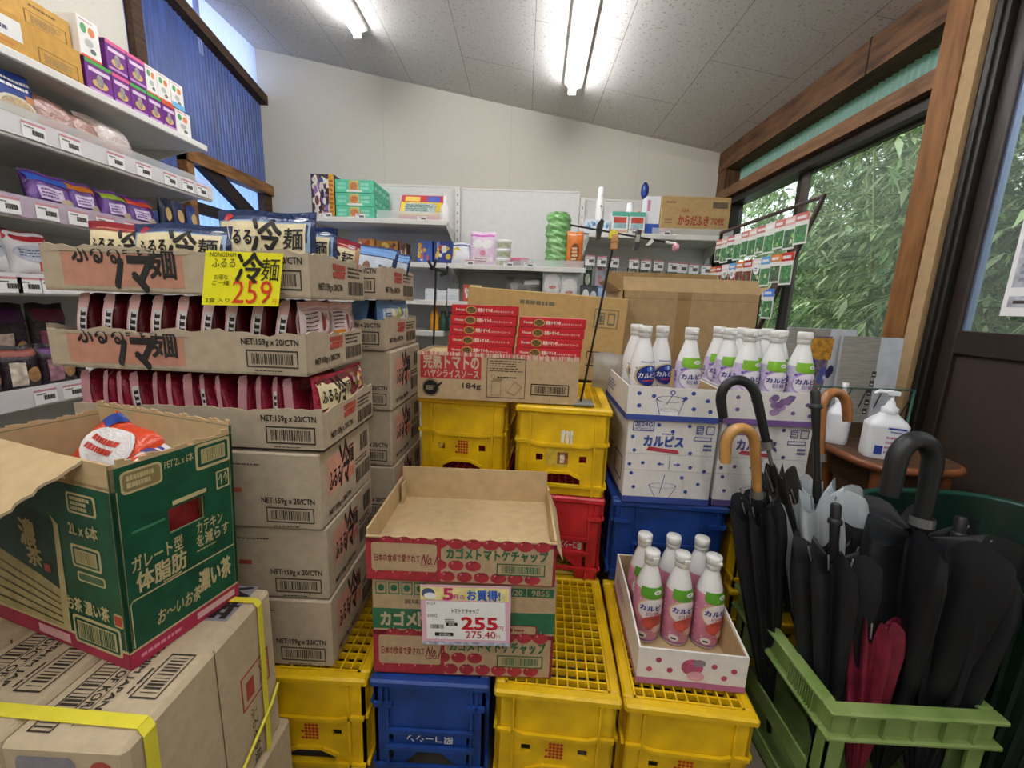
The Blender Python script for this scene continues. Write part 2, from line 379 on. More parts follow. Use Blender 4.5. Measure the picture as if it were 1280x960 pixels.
# outside: ground, hillside and bamboo
m = MB(); m.box(XR + .16, -4, -.35, 14, 10, -.3, mat('#4b4a30', .95, .2, 3)); struct('ground_outside', m)
m = MB(); hm = mat('#3f5a33', .95, .3, 5, 0, 0, .1, 1, 0, None, '#141d10')
m.grid(lambda u, v: V((5.4 + 1.2 * v + .35 * math.sin(9 * u + 4 * v) + .2 * math.sin(23 * u), -5 + 16 * u, -.3 + 3.0 * v + .3 * math.sin(14 * u))), 60, 8, hm); struct('hillside_outside', m)
LEAFM = [mat(c, .5, .25, 3, 0, 0, .3) for c in ('#8aa562', '#b4c88a', '#66854a', '#cddaa6')]
CULM = mat('#8f9a58', .5, .15, 5)
def bamboo(k):
    r = random.Random(50 + k); h = r.uniform(2.6, 3.8); bend = r.uniform(-.5, .5); cul = MB(); lf = MB()
    P = lambda t: V((bend * t * t * .8 - .25 * t * t, r.uniform(-.01, .01) + bend * .5 * t * t, h * t))
    pts = [P(i / 10) for i in range(11)]
    cul.tube(pts, [.016 * (1 - .75 * i / 10) for i in range(11)], CULM, 7)
    for i in range(150):
        t = r.uniform(.18, 1); p = P(t); an = r.uniform(0, 6.28); L = r.uniform(.15, .5); d = V((math.cos(an), math.sin(an), r.uniform(-.25, .5))); e = p + d * L
        cul.tube([p, p + d * L * .5 + V((0, 0, .02)), e], [.003, .002, .001], CULM, 3, False)
        for j in range(9):
            q = p + d * L * r.uniform(.3, 1.05); a2 = an + r.uniform(-1.3, 1.3); ll = r.uniform(.07, .17); w = ll * r.uniform(.09, .14)
            f = V((math.cos(a2), math.sin(a2), r.uniform(-1.3, .25))).normalized(); sd = f.cross(V((0, 0, 1))).normalized() * w; dn = V((0, 0, -ll * .15))
            lf.add([q, q + f * ll * .4 + sd, q + f * ll + dn, q + f * ll * .4 - sd], [(0, 1, 2), (0, 2, 3)], r.choice(LEAFM))
    return cul, lf
spots = []
rb = random.Random(4)
for i in range(40):
    spots.append((rb.uniform(2.35, 6.2), rb.uniform(.9, 6.6)))
spots += [(3.1, 3.9), (3.4, 4.6), (3.0, 4.4), (3.6, 5.4), (2.2, 1.5), (2.15, 1.05), (2.3, 2.4), (2.7, 1.95), (2.9, 2.9), (2.6, 3.3)]
protos = []
for i, (x, y) in enumerate(spots):
    lab = 'tall green bamboo growing in the thicket outside the window'
    if i < 6:
        c_, l_ = bamboo(i); t = thing('bamboo', lab, 'bamboo', (x, y, -.32), rb.uniform(0, 6.28), 'bamboo outside the window'); c_.build('culm', t); l_.build('foliage', t); protos.append(t)
    else: dup(protos[i % 6], lab, (x, y, -.32), rb.uniform(0, 6.28))
# ================================================================== CRATES (stood upside down: open grid on top)
YEL = mat('#eec414', .38, .08, 14, 0, 0, .5, 1, 0, None, '#d0a70f'); YELD = mat('#c99f10', .45, .1, 14)
BLU = mat('#1d4594', .4, .1, 14, 0, 0, .5, 1, 0, None, '#14336f'); RED = mat('#c9262f', .4, .1, 14, 0, 0, .5, 1, 0, None, '#a31a24')
DOTR = mat('#b5361f', .6, .05)
def wallpanel(mb, o, u, n, W, H, holes, th, m):
    """upright wall of cells with rectangular openings; o low corner, u along, n inwards"""
    o, u, n = V(o), V(u), V(n)
    us = sorted({0, W, *[h[0] for h in holes], *[h[2] for h in holes]}); vs = sorted({0, H, *[h[1] for h in holes], *[h[3] for h in holes]})
    for a, b in zip(us, us[1:]):
        run = None
        for c, d in list(zip(vs, vs[1:])) + [(None, None)]:
            hole = c is None or any(h[0] <= (a + b) / 2 <= h[2] and h[1] <= (c + d) / 2 <= h[3] for h in holes)
            if hole:
                if run: mb.prism([o + u * a + V((0, 0, run[0])), o + u * b + V((0, 0, run[0])), o + u * b + V((0, 0, run[1])), o + u * a + V((0, 0, run[1]))], n * th, m); run = None
            else: run = (run[0], d) if run else (c, d)
def crate(label, loc, rotz, col, style='y', W=.24, D=.365, H=.235, logo=True, group=None, wear=0):
    t = thing('plastic_crate', label, 'crate', loc, rotz, group); w, d = W / 2, D
    b = MB(); zt = H - .02; th = .006; i = .008
    for (o, u, n, L, long) in (((-w + i, i, 0), (1, 0, 0), (0, 1, 0), W - 2 * i, 0), ((-w + i, d - i, 0), (1, 0, 0), (0, -1, 0), W - 2 * i, 0), ((-w + i, i, 0), (0, 1, 0), (1, 0, 0), d - 2 * i, 1), ((w - i, i, 0), (0, 1, 0), (-1, 0, 0), d - 2 * i, 1)):
        c = L / 2
        if style == 'y': holes = [(c - .052, .028, c + .052, .058), (c - .064, .088, c - .046, .106), (c + .046, .088, c + .064, .106)]
        else: holes = [(c - .055, .0, c + .055, .06), (c - .082, .082, c - .073, .108), (c + .073, .082, c + .082, .108), (c - .082, .035, c - .073, .07), (c + .073, .035, c + .082, .07)]
        wallpanel(b, o, u, n, L, zt, holes, th, col)
        uo, nn, oo = V(u), V(n), V(o)
        hz = .058 if style == 'y' else .06; hw = .052 if style == 'y' else .055
        dz = .012 if style == 'y' else .03
        for sg in (-1, 1):     # sloping shoulders of the hand hole
            p = oo + uo * (c + sg * hw) + V((0, 0, hz)); b.prism([p, p + V((0, 0, -dz)), p - uo * sg * (.03 if style == 'y' else .032)], nn * th, col)
        if style == 'y':       # raised lip round the hand hole
            q = [(-hw - .003, .026), (-hw - .003, hz - dz), (-.024, hz + .003), (.024, hz + .003), (hw + .003, hz - dz), (hw + .003, .026), (-hw - .003, .026)]
            for a, e in zip(q, q[1:]): b.bar(oo + uo * (c + a[0]) + V((0, 0, a[1])) - nn * .002, oo + uo * (c + e[0]) + V((0, 0, e[1])) - nn * .002, .007, .005, col, nn)
        # ribs
        cc = (c - .082, c + .082) if not long else (c - .14, c - .07, c + .07, c + .14)
        for k in cc: b.prism([oo + uo * (k - .0022) - nn * .007, oo + uo * (k + .0022) - nn * .007, oo + uo * (k + .0022) - nn * .007 + V((0, 0, zt)), oo + uo * (k - .0022) - nn * .007 + V((0, 0, zt))], nn * .007, col)
        if style == 'y':
            zr = .133
            for a, e, z0, z1 in ((0, c - .082, zr + .007, zr + .007), (c - .082, c - .062, zr + .007, zr), (c - .062, c + .062, zr, zr), (c + .062, c + .082, zr, zr + .007), (c + .082, L, zr + .007, zr + .007)):
                b.bar(oo + uo * a + V((0, 0, z0)) - nn * .004, oo + uo * e + V((0, 0, z1)) - nn * .004, .008, .006, col, nn)
            b.bar(oo + V((0, 0, .026)) - nn * .004, oo + uo * L + V((0, 0, .026)) - nn * .004, .008, .006, col, nn)
        else:
            for z0, a, e in ((.115, c - .088, c + .088), (.076, c - .088, c + .088), (.176, 0, .036), (.176, L - .036, L), (.03, 0, L)):
                b.bar(oo + uo * a + V((0, 0, z0)) - nn * .005, oo + uo * e + V((0, 0, z0)) - nn * .005, .010, .006, col, nn)
            for k in (.016, L - .016): b.prism([oo + uo * (k - .002) - nn * .008 + V((0, 0, .176)), oo + uo * (k + .002) - nn * .008 + V((0, 0, .176)), oo + uo * (k + .002) - nn * .008 + V((0, 0, zt)), oo + uo * (k - .002) - nn * .008 + V((0, 0, zt))], nn * .008, col)
        if style == 'y' and logo and not long:
            f = plane(b, oo if n[1] > 0 else oo + uo * L, uo * (1 if n[1] > 0 else -1) * L, (0, 0, zt)); du = .0062 / L; dv = .0062 / zt
            for r_ in range(5):
                for q_ in range(5):
                    if q_ == 0 and r_ not in (0, 2): continue
                    f.disc(.5 + (q_ - 2) * .0072 / L, .098 / zt + (r_ - 2) * .0076 / zt, .0034 / L, .0034 / zt, DOTR, .0006, 8)
            for q_ in range(3): f.poly([(.5 + (q_ - 1.2) * .011 / L, .1225 / zt), (.5 + (q_ - .6) * .011 / L, .1295 / zt), (.5 + (q_ - 1.1) * .011 / L, .1300 / zt)], DOTR, .0006)
    b.build('body', t)
    r = MB()
    # rounded flange round the top
    for a, e in (((-w, .011, 0), (w, .011, 0)), ((-w, d - .011, 0), (w, d - .011, 0))): r.box(a[0], a[1] - .011, zt, e[0], e[1] + .011, zt + .017, col, .004)
    for x in (-w + .011, w - .011): r.box(x - .011, .02, zt, x + .011, d - .02, zt + .017, col, .004)
    q = .028
    for a in ((-w + q - .008, q - .008, 0), ): r.bar((-w + .02, q - .006, H - .006), (w - .02, q - .006, H - .006), .004, .006, col); r.bar((-w + .02, d - q + .006, H - .006), (w - .02, d - q + .006, H - .006), .004, .006, col)
    for x in (-w + .022, w - .022): r.bar((x, .02, H - .006), (x, d - .02, H - .006), .004, .006, col)
    r.build('top_rim', t)
    g = MB(); nx, ny = 10, 15; x0, x1, y0, y1 = -w + .02, w - .02, .02, d - .02
    for k in range(1, nx): x = x0 + (x1 - x0) * k / nx; g.box(x - .0016, y0, zt + .002, x + .0016, y1, H - .0045, col)
    for k in range(1, ny): y = y0 + (y1 - y0) * k / ny; g.box(x0, y - .0016, zt + .002, x1, y + .0016, H - .005, col)
    g.build('grid', t)
    if style != 'y' and logo:
        f0 = MB(); f = plane(f0, (-w + i, i, 0), (W - 2 * i, 0, 0), (0, 0, zt))
        f.text(logo[0], logo[1], .085 / zt, logo[2], .107 / zt, mat('#e9e9ea', .6, .02), .0008, .02, 180); f0.build('lettering', t)
    if wear:
        f0 = MB(); f = plane(f0, (-w + i, i, 0), (W - 2 * i, 0, 0), (0, 0, zt)); pw = mat('#e8e4da', .8, .1, 60)
        f.poly([(.49, .66), (.52, .64), (.53, .76), (.545, .78), (.54, .66), (.575, .63), (.58, .79), (.55, .80), (.535, .785), (.52, .81), (.49, .79)], pw, .0008)
        f.rect(.59, .64, .62, .80, pw, .0008)
        f0.build('torn_label', t)
        f0 = MB(); f = plane(f0, (-w + i, i, 0), (W - 2 * i, 0, 0), (0, 0, zt))
        f.rect(.33, .36, .58, .56, mat('#d8bb46', .3, .12, 50), .0006); f.rect(.46, .385, .58, .53, mat('#a8623c', .5, .3, 90), .0009); f.rect(.49, .40, .54, .50, mat('#e9dfb8', .5, .3, 90), .0012)
        f0.build('worn_sticker', t)
    return t
G1 = 'crates in the front row'
crate('yellow plastic crate turned upside down under the noodle cartons', (-.392, .665, 0), 0, YEL, group=G1)
crate('blue plastic crate turned upside down in the front row', (-.152, .667, 0), 0, BLU, 'b', .232, logo=('昭コーシン', .29, .71), group=G1)
crate('yellow upside-down crate between the blue crate and the peach drink tray', (.093, .655, 0), -.055, YEL, group=G1)
crate('yellow upside-down crate under the tray of peach drinks', (.336, .637, 0), -.07, YEL, group=G1)
ZG = .235
# rear columns
rz = -.09
G2 = 'crates stacked behind the front row'
crate('red plastic crate between the front row and the upper yellow crate', (.109, 1.0, ZG), rz, RED, 'b', logo=('昭コーシン', .55, .8), group=G2)
crate('hidden-behind yellow crate on top of the left rear column', (-.152, 1.052, ZG * 2), rz, YEL, group=G2)['label'] = 'upper yellow crate left of the pair under the sauce carton'
crate('upper yellow crate with peeling labels, right of the pair under the sauce carton', (.109, 1.0, ZG * 2), rz, YEL, logo=False, group=G2, wear=1)
crate('red crate', (-.152, 1.052, ZG), rz, RED, 'b', logo=None, group=G2)['label'] = 'red plastic crate hidden behind the open ketchup carton'
crate('blue plastic crate under the white drink cartons behind the peach bottles', (.392, .985, ZG), -.06, BLU, 'b', .29, .36, logo=None, group=G2)
crate('yellow crate', (.109, 1.03, 0), rz, YEL, logo=False, group=G2)['label'] = 'yellow crate on the floor under the red crate'
crate('yellow crate', (-.152, 1.08, 0), rz, YEL, logo=False, group=G2)['label'] = 'yellow crate on the floor behind the blue front crate'
crate('yellow crate', (.40, 1.03, 0), -.06, YEL, logo=False, group=G2)['label'] = 'yellow crate on the floor under the blue rear crate'
crate('yellow crate', (-.645, .665, 0), 0, YEL, group=G1)['label'] = 'yellow crate on the floor under the left half of the noodle cartons'
crate('yellow crate', (-.392, 1.04, 0), 0, YEL, logo=False, group=G2)['label'] = 'yellow crate on the floor under the right half of the rear noodle stack'
crate('yellow crate', (-.645, 1.04, 0), 0, YEL, logo=False, group=G2)['label'] = 'yellow crate on the floor under the left half of the rear noodle stack'
# ================================================================== CARTONS
GREEN = mat('#1f5f46', .6, .05); PINKP = mat('#c08a74', .8, .06, 50); REDP = mat('#b04a3c', .8, .06, 50)
CHAR = mat('#2b2926', .8, .05)
def noodle_side(f, h, stamp=True, big=True):
    """printing on the end of a noodle carton"""
    if big:
        f.rect(.12, .36, .6, .85, mat('#d39a86', .8, .06, 50), .0004); f.text('ふるる', .14, .42, .34, .66, CHAR, bold=.03); f.text('冷', .33, .32, .52, .95, CHAR, bold=.022); f.text('麺', .5, .56, .6, .84, CHAR, bold=.01)
        f.rect(.46, .36, .6, .5, mat('#c77d68', .8, .06, 50), .0006)
        f.text('NET:159g x 20/CTN', .12, .08, .52, .17, INK, bold=.03); f.code(.64, .16, .97, .40, INKB, 20, False, seed=5); f.lines(.64, .44, .97, .54, INKB, 2); f.code(.76, .60, .93, .86, INKB, 9, False, seed=6)
    else:
        f.text('NET:159g x 20/CTN', .12, .18, .52, .38, INK, bold=.03); f.code(.64, .14, .97, .5, INKB, 20, False, seed=7); f.lines(.64, .58, .97, .9, INKB, 3)
        f.rect(.4, .66, .6, .72, REDP); f.lines(.36, .5, .6, .9, REDP, 2, .0007, 5, .7)
def noodle_carton(label, loc, rotz, group, seal=True):
    t = thing('noodle_carton', label, 'carton', loc, rotz, group); W, D, H = .44, .24, .147
    b = MB(); b.box(0, 0, 0.0008, W, D, H - .0008, KRAFTG, .003)
    f = side(b, 0, 0, 0, W, D, H, 'front')
    f.text('NET:159g x 20/CTN', .755, .325, .975, .42, INK, bold=.03); f.code(.77, .09, .97, .295, INKB, 24, seed=2); f.lines(.80, .03, .94, .06, INKB, 1)
    f.rect(.62, .47, .675, .53, REDP); f.lines(.62, .82, .8, .86, INKB, 1, fill=.4)
    noodle_side(side(b, 0, 0, 0, W, D, H, 'right'), H)
    b.build('body', t); return t
GN = 'noodle cartons in the left stack'
N0 = (-.785, .687)
b0 = noodle_carton('sealed noodle carton at the bottom of the left stack, on the yellow crate', (N0[0], N0[1], ZG), 0, GN)
dup(b0, 'sealed noodle carton in the middle of the left stack', (N0[0] - .002, N0[1], ZG + .148), .008)
dup(b0, 'sealed noodle carton third from the bottom, under the cut trays', (N0[0] - .004, N0[1] - .002, ZG + .296), -.006)
GB = 'noodle cartons in the stack behind'
for i, nm in enumerate(('bottom', 'second from the bottom', 'third from the bottom', 'fourth from the bottom')):
    dup(b0, 'sealed noodle carton %s of the second stack behind, beside the yellow crates' % nm, (-.757 + .004 * (i % 2), 1.0 + .006 * (i % 3), ZG + .148 * i + .0005), -.05 + .012 * (i % 2), GB)
def tray(label, loc, rotz, group, h=.072, style='patch', W=.44, D=.24, torn=.006, seed=1):
    t = thing('cut_carton_tray', label, 'carton', loc, rotz, group); r = random.Random(seed); b = MB(); th = .004
    b.box(0, 0, .0005, W, D, .004, KRAFTG)
    def wall(o, u, n, L):
        o, u, n = V(o), V(u), V(n); k = int(L / .012); hs = []; x = 0
        for i in range(k + 1): x = x * .75 + r.uniform(-1, 1) * torn; hs.append(h + x * .7)
        vs = []; 
        for i in range(k + 1):
            p = o + u * (L * i / k); vs += [p, p + V((0, 0, hs[i])), p + V((0, 0, hs[i])) + n * th, p + n * th]
        fs = []
        for i in range(k):
            a = 4 * i; e = a + 4
            fs += [(a, e, e + 1, a + 1), (a + 2, e + 2, e + 3, a + 3)]
        b.add(vs, fs, KRAFTG); b.add(vs, [(4 * i + 1, 4 * i + 5, 4 * i + 6, 4 * i + 2) for i in range(k)], KRAFT2)
    wall((0, 0, 0), (1, 0, 0), (0, 1, 0), W); wall((W, 0, 0), (0, 1, 0), (-1, 0, 0), D); wall((0, D, 0), (0, -1, 0), (1, 0, 0), D); wall((W, D, 0), (-1, 0, 0), (0, -1, 0), W)
    f = side(b, 0, 0, 0, W, D, h, 'front')
    f.text('NET:159g x 20/CTN', .755, .70, .975, .89, INK, bold=.03); f.code(.77, .18, .97, .62, INKB, 24, seed=2); f.lines(.80, .08, .94, .13, INKB, 1)
    if style == 'patch':
        f.rect(.075, .13, .53, .84, PINKP, .0003); f.text('ふるる', .12, .62, .30, 1.15, CHAR, bold=.03, vmax=.92); f.text('冷', .27, .02, .43, 1.55, CHAR, bold=.022, vmax=.92); f.text('麺', .405, .33, .505, 1.15, CHAR, bold=.02, vmax=.92)
        f.rect(.04, .86, .56, .93, KRAFTG, .0012)
    noodle_side(side(b, 0, 0, 0, W, D, h, 'right'), h, big=False)
    b.build('body', t); return t
z4, z5, z6 = ZG + .445, .817, .9445
tray('cut-down noodle carton tray of red packets, lowest of the three trays', (N0[0] + .004, N0[1], z4), .0, GN, .073, 'plain', torn=.004, seed=3)
tray('cut-down noodle carton tray of dark red packets, middle of the three trays', (N0[0] - .014, N0[1] - .006, z5), -.005, GN, .068, seed=4)
tray('cut-down noodle carton tray of blue packets, topmost of the left stack', (N0[0] - .005, N0[1] - .004, z6), .01, GN, .074, seed=8)
tray('cut-down noodle carton tray, lower one with blue packets in the stack behind', (-.765, 1.0, .8285), -.05, GB, .072, 'plain', seed=6)
tray('cut-down noodle carton tray, topmost in the stack behind', (-.77, .995, .948), -.05, GB, .078, 'plain', seed=7)
# ------------------------------------------------------------------ noodle packets
def pillow(mb, W, H, T, m, crimp=.012, edge=None, nu=18, nv=14, wob=0, seed=0):
    """a sealed packet standing in the x-z plane, base at z=0, front towards -y; returns its front Face"""
    r = random.Random(seed); ph = [r.uniform(0, 6.28) for _ in range(6)]
    def th(u, v):
        a = max(0, 1 - abs(2 * u - 1) ** 4) ** .5; c = crimp / H
        w = max(0, 1 - abs(2 * min(max((v - c) / (1 - 2 * c), 0), 1) - 1) ** 3) ** .5
        return T / 2 * a * w + .0008 + wob * math.sin(11 * u + ph[0] + 4 * v) * math.sin(9 * v + ph[1] + 3 * u) * a * w
    def sh(u, v): return V((W * (u - .5) * (1 - .03 * math.sin(math.pi * v)), wob * .6 * math.sin(7 * u + ph[2]) * (abs(2 * v - 1) ** 4), H * v + wob * math.sin(8 * u + ph[3]) * v))
    mb.grid(lambda u, v: sh(u, v) - V((0, th(u, v), 0)), nu, nv, m); mb.grid(lambda u, v: sh(1 - u, v) + V((0, th(1 - u, v), 0)), nu, nv, m)
    if edge:
        for v0, v1 in ((0, crimp / H), (1 - crimp / H, 1)): mb.grid(lambda a, b: sh(a, v0 + (v1 - v0) * b) - V((0, .0016, 0)), nu, 1, edge); mb.grid(lambda a, b: sh(1 - a, v0 + (v1 - v0) * b) + V((0, .0016, 0)), nu, 1, edge)
    return Face(mb, lambda u, v: (sh(u, v) - V((0, th(u, v), 0)), V((0, -1, 0))), True)
DRED = mat('#6e1620', .28, .15, 25, 0, 0, .6, 1, 0, None, '#4c0d15', .25); PRED = mat('#b0304a', .25, .2, 18, 0, 0, .6, 1, 0, None, '#86192f', .5)
PPINK = mat('#e3b6b6', .35, .1, 25); PLP = mat('#e9d2d3', .35, .05, 25); ORG = mat('#d08a2e', .4, .05)
CREAM = mat('#e6d7ac', .45, .05, 40); NAVY = mat('#1e3566', .3, .15, 20, 0, 0, .6, 1, 0, None, '#12244c', .35); LBLUE = mat('#6f9bd0', .35, .1, 20)
GP = 'dark red noodle packets in the middle tray'
def edge_pack(name, label, loc, rot, group, body, strip, marks, seed, stripw=.5, W=.034):
    """packet stood on edge: its folded side strip faces the viewer"""
    t = thing(name, label, 'noodle packet', loc, 0, group); t.rotation_euler = rot; b = MB(); D, H = .19, .117; r = random.Random(seed)
    k = [r.uniform(-.003, .003) for _ in range(8)]
    def pt(u, v):
        a = 2 * math.pi * u; cx = math.copysign(abs(math.cos(a)) ** .5, math.cos(a)); cy = math.copysign(abs(math.sin(a)) ** .35, math.sin(a))
        s = (1 - abs(2 * v - 1) ** 6) ** .5 * .92 + .08
        if v > .85: s *= 1 - (v - .85) * 1.5
        return V((W / 2 * cx * s + k[0] * math.sin(6 * v), D / 2 * (1 + cy * (.75 + .25 * s)), H * v + k[1] * math.sin(a * 2)))
    b.grid(lambda u, v: pt(1 - u, v), 28, 14, body); b.build('wrapper', t)
    s = MB(); x0 = -W * .02
    f = Face(s, lambda u, v: (V((x0 + (u - .5) * W * stripw * 1.9 * .55 + .010 * (v - .5), .004 - .006 * math.sin(math.pi * v) , .02 + v * .09)), V((0, -1, 0))), True)
    f.rect(0, 0, 1, 1, strip, .002); f.rect(0.02, 0, .98, .2, ORG, .0026)
    if marks:
        f.rect(.22, .26, .98, .82, mat('#dcd8d8', .4, .05), .0026)
        for q in range(4): f.rect(.4, .30 + q * .12, .9, .37 + q * .12, INK, .003); f.rect(.4, .33 + q * .12, .5, .40 + q * .12, INK, .003)
    f.poly([(-.1, .96), (1.0, .94), (.9, 1.1), (.1, 1.08)], strip, .002)
    s.build('side_strip', t); return t
for i in range(9):
    edge_pack('noodle_packet', 'dark red noodle packet with pale side strip, %s in the middle tray' % nth(i), (N0[0] + .028 + i * .043, N0[1] + .016, z5 + .007), (0, .02 + .012 * (i % 3), .02 * (i % 2)), GP, DRED, PPINK, True, i)
GQ = 'red noodle packets in the lowest tray'
rr = random.Random(9)
for i in range(13):
    edge_pack('noodle_packet', 'glossy red noodle packet leaning in the lowest tray, %s' % nth(i), (N0[0] + .028 + i * .0305, N0[1] + .016 + rr.uniform(0, .004), z4 + .010), (0, -.16 + rr.uniform(-.09, .07), 0), GQ, PRED, mat('#d99aa6', .25, .15, 18, 0, 0, .6), i % 4 == 3, 30 + i, .3 + .3 * (i % 3 == 0), .026)
# broad faces of the end packets, seen from the right
def broad_pack(name, label, loc, rotz, group, kind, W=.19, H=.125, T=.034, seed=0, lean=0, roll=0):
    t = thing(name, label, 'noodle packet', loc, 0, group); t.rotation_euler = (lean, roll, rotz); b = MB()
    body = {'pink': PLP, 'red': PRED, 'blue': NAVY, 'redtop': mat('#c79a7a', .35, .2, 25), 'sky': LBLUE, 'navy': NAVY}[kind]
    f = pillow(b, W, H, T, body, .012, {'blue': NAVY, 'redtop': mat('#8e2430', .35, .1)}.get(kind), wob=.0022, seed=seed); b.build('wrapper', t)
    l = MB(); f.mb = l
    if kind in ('blue', 'redtop'):
        if kind == 'blue': f.rect(.03, .0, .97, .86, mat('#8fa6c4', .35, .1, 30), .0012); f.disc(.12, .90, .04, .055, mat('#c02634', .4), .0016)
        else: f.rect(.05, .87, .95, .99, mat('#9a2733', .35, .1), .0016)
        f.rect(.06, .42, .93, .84, CREAM, .0016); f.text('ふるる', .09, .54, .40, .72, INK, .0024, .03); f.text('冷', .40, .42, .70, .90, INK, .0026, .022); f.text('麺', .72, .50, .91, .78, INK, .0024, .012)
        f.rect(.55, .33, .9, .39, mat('#e8e6e0', .5), .0018); f.lines(.58, .34, .88, .38, INKB, 1, .0022)
        f.disc(.86, .90, .07, .03, mat('#e8ecf2', .3), .0018)
    elif kind == 'red':
        f.rect(.05, .12, .95, .95, mat('#7b2f33', .35, .3, 60), .001); f.rect(.04, .52, .60, .90, CREAM, .0016); f.text('ふるる', .06, .60, .28, .78, INK, .0024, .03); f.text('冷', .28, .50, .48, .96, INK, .0026, .022); f.text('麺', .48, .62, .59, .84, INK, .0024)
        for a in range(16): rx = random.Random(a); f.disc(.64 + rx.random() * .31, .5 + rx.random() * .42, .03, .05, mat(('#d9c34a', '#a8464f', '#e6d3c0', '#6b8a3c', '#c98ba0')[a % 5], .4), .0018 + a * .0001, 8)
        f.rect(.05, .02, .95, .14, mat('#d9b8b4', .4, .3, 60), .0016); f.disc(.5, .12, .06, .09, mat('#9fae5a', .4), .0019)
    elif kind == 'pink':
        f.rect(.02, .86, .98, .98, PPINK, .0012); f.lines(.05, .56, .42, .86, INKB, 5, .0016, 4, .35); f.disc(.54, .68, .05, .14, mat('#8a3a34', .4), .0016); f.disc(.70, .76, .04, .06, mat('#7a6a66', .4), .0014, 14, .6); f.disc(.70, .60, .04, .06, mat('#7a6a66', .4), .0014, 14, .6); f.disc(.87, .66, .06, .2, mat('#9a7f80', .4), .0015); f.rect(.02, .42, .4, .53, ORG, .0012); f.disc(.7, .48, .1, .06, mat('#c9788c', .4, .3, 80), .0014)
    else:
        f.rect(.06, .30, .94, .78, mat('#cdd8e6', .4, .08, 50), .0014); f.rect(.04, .80, .96, .96, LBLUE, .0013); f.lines(.1, .40, .45, .72, INKB, 5, .0018, 4, .35); f.disc(.58, .52, .06, .16, mat('#7a5440', .5), .0018); f.disc(.78, .55, .05, .1, mat('#6b7f9c', .5), .0017, 14, .6)
        if kind == 'sky':
            for a in range(12): rx = random.Random(a + 9); f.disc(.25 + rx.random() * .6, .3 + rx.random() * .55, .05, .09, mat(('#c9cc7a', '#e2e4dc', '#5f6a6e', '#aab06a')[a % 4], .5), .002 + a * .0001, 8)
    l.build('label_print', t); return t
R90 = math.pi / 2
broad_pack('noodle_packet', 'pale pink printed noodle packet at the right end of the middle tray, front half', (N0[0] + .403, N0[1] + .074, z5 + .006), R90 + .04, GP, 'pink', .122, .119, .026, 3)
broad_pack('noodle_packet', 'pale pink printed noodle packet at the right end of the middle tray, rear half', (N0[0] + .403, N0[1] + .182, z5 + .006), R90 - .02, GP, 'pink', .105, .117, .026, 5)
broad_pack('noodle_packet', 'red noodle packet showing its cream label at the right end of the lowest tray', (N0[0] + .421, N0[1] + .122, z4 + .006), R90, GQ, 'red', .22, .122, .03, 4, 0, 0)
GT = 'noodle packets standing in the topmost tray'
zt = z6 + .006
broad_pack('noodle_packet', 'red and cream noodle packet lying back at the left of the topmost tray', (-.70, .745, zt), .03, GT, 'redtop', .15, .115, .03, 7, -.12)
broad_pack('noodle_packet', 'blue noodle packet with cream label, leaning behind the yellow price card', (-.585, .722, zt), .0, GT, 'blue', .17, .112, .03, 8, -.08)
broad_pack('noodle_packet', 'blue noodle packet standing tallest above the yellow price card', (-.45, .745, zt + .012), .0, GT, 'blue', .172, .128, .034, 9, -.03)
broad_pack('noodle_packet', 'blue noodle packet half hidden at the right end of the topmost tray', (-.432, .815, zt + .010), .0, GT, 'blue', .15, .115, .03, 10, 0)
broad_pack('noodle_packet', 'cream and red noodle packet tilted at the right corner of the topmost tray', (-.412, .875, zt + .004), .25, GT, 'redtop', .12, .115, .025, 11, -.05, .10)
GU = 'blue noodle packets in the stack behind'
broad_pack('noodle_packet', 'blue and white printed packet tilted in the topmost tray behind, left one', (-.425, 1.075, .957), .15, GU, 'navy', .17, .13, .03, 12, -.1, .16)
broad_pack('noodle_packet', 'blue and white printed packet in the topmost tray behind, right one', (-.378, 1.135, .96), .35, GU, 'navy', .11, .12, .03, 13, -.1, .18)
broad_pack('noodle_packet', 'light blue noodle packet with greenish picture in the lower tray behind', (-.347, 1.105, .834), R90 - .06, GU, 'sky', .21, .118, .03, 14)
edge_pack('noodle_packet', 'dark blue noodle packet edge-on in the lower tray behind', (-.40, 1.012, .834), (0, 0, 0), GU, NAVY, LBLUE, False, 40, .7).scale = (1.6, 1, .95)
# yellow price card
t = thing('price_card', 'yellow handwritten price card reading 259 hanging on the topmost noodle tray', 'price card', (0, 0, 0)); m = MB()
A = aty(257, 313, .676); B = aty(354, 317, .676); C_ = aty(252, 381, .672); D_ = aty(348, 383, .672)
YC = mat('#f3ec1d', .6, .02); u, v = (D_ - C_), (A - C_); n = u.cross(v).normalized()
m.prism([C_, D_, B, A], n * -.0008, YC); f = plane(m, C_ + n * .0002, u, v)
f.text('冷', .42, .42, .76, .97, INK, bold=.02); f.text('麺', .74, .46, .97, .88, INK, bold=0); f.text('ふるる', .10, .70, .40, .86, INK, bold=.0); f.text('259', .39, .04, .90, .47, mat('#d83a1e', .6), bold=.0); f.text('円', .92, .05, .97, .13, mat('#d83a1e', .6))
f.text('NONGSHIM', .07, .89, .40, .97, INK); f.text('お得な', .14, .47, .32, .57, INK); f.text('ご一緒', .12, .37, .34, .46, INK); f.text('2食 入り', .05, .05, .36, .14, INK)
m.build('card', t); m = MB(); cs = mat('#d9d6c8', .7)
m.tube([A + (B - A) * .45, A + (B - A) * .3 + V((0, .004, .02)), A + (B - A) * .25 + V((0, .01, .05))], .0006, cs, 5); m.tube([A + (B - A) * .55, A + (B - A) * .42 + V((0, .006, .03)), A + (B - A) * .33 + V((0, .01, .05))], .0006, cs, 5)
m.build('string', t)
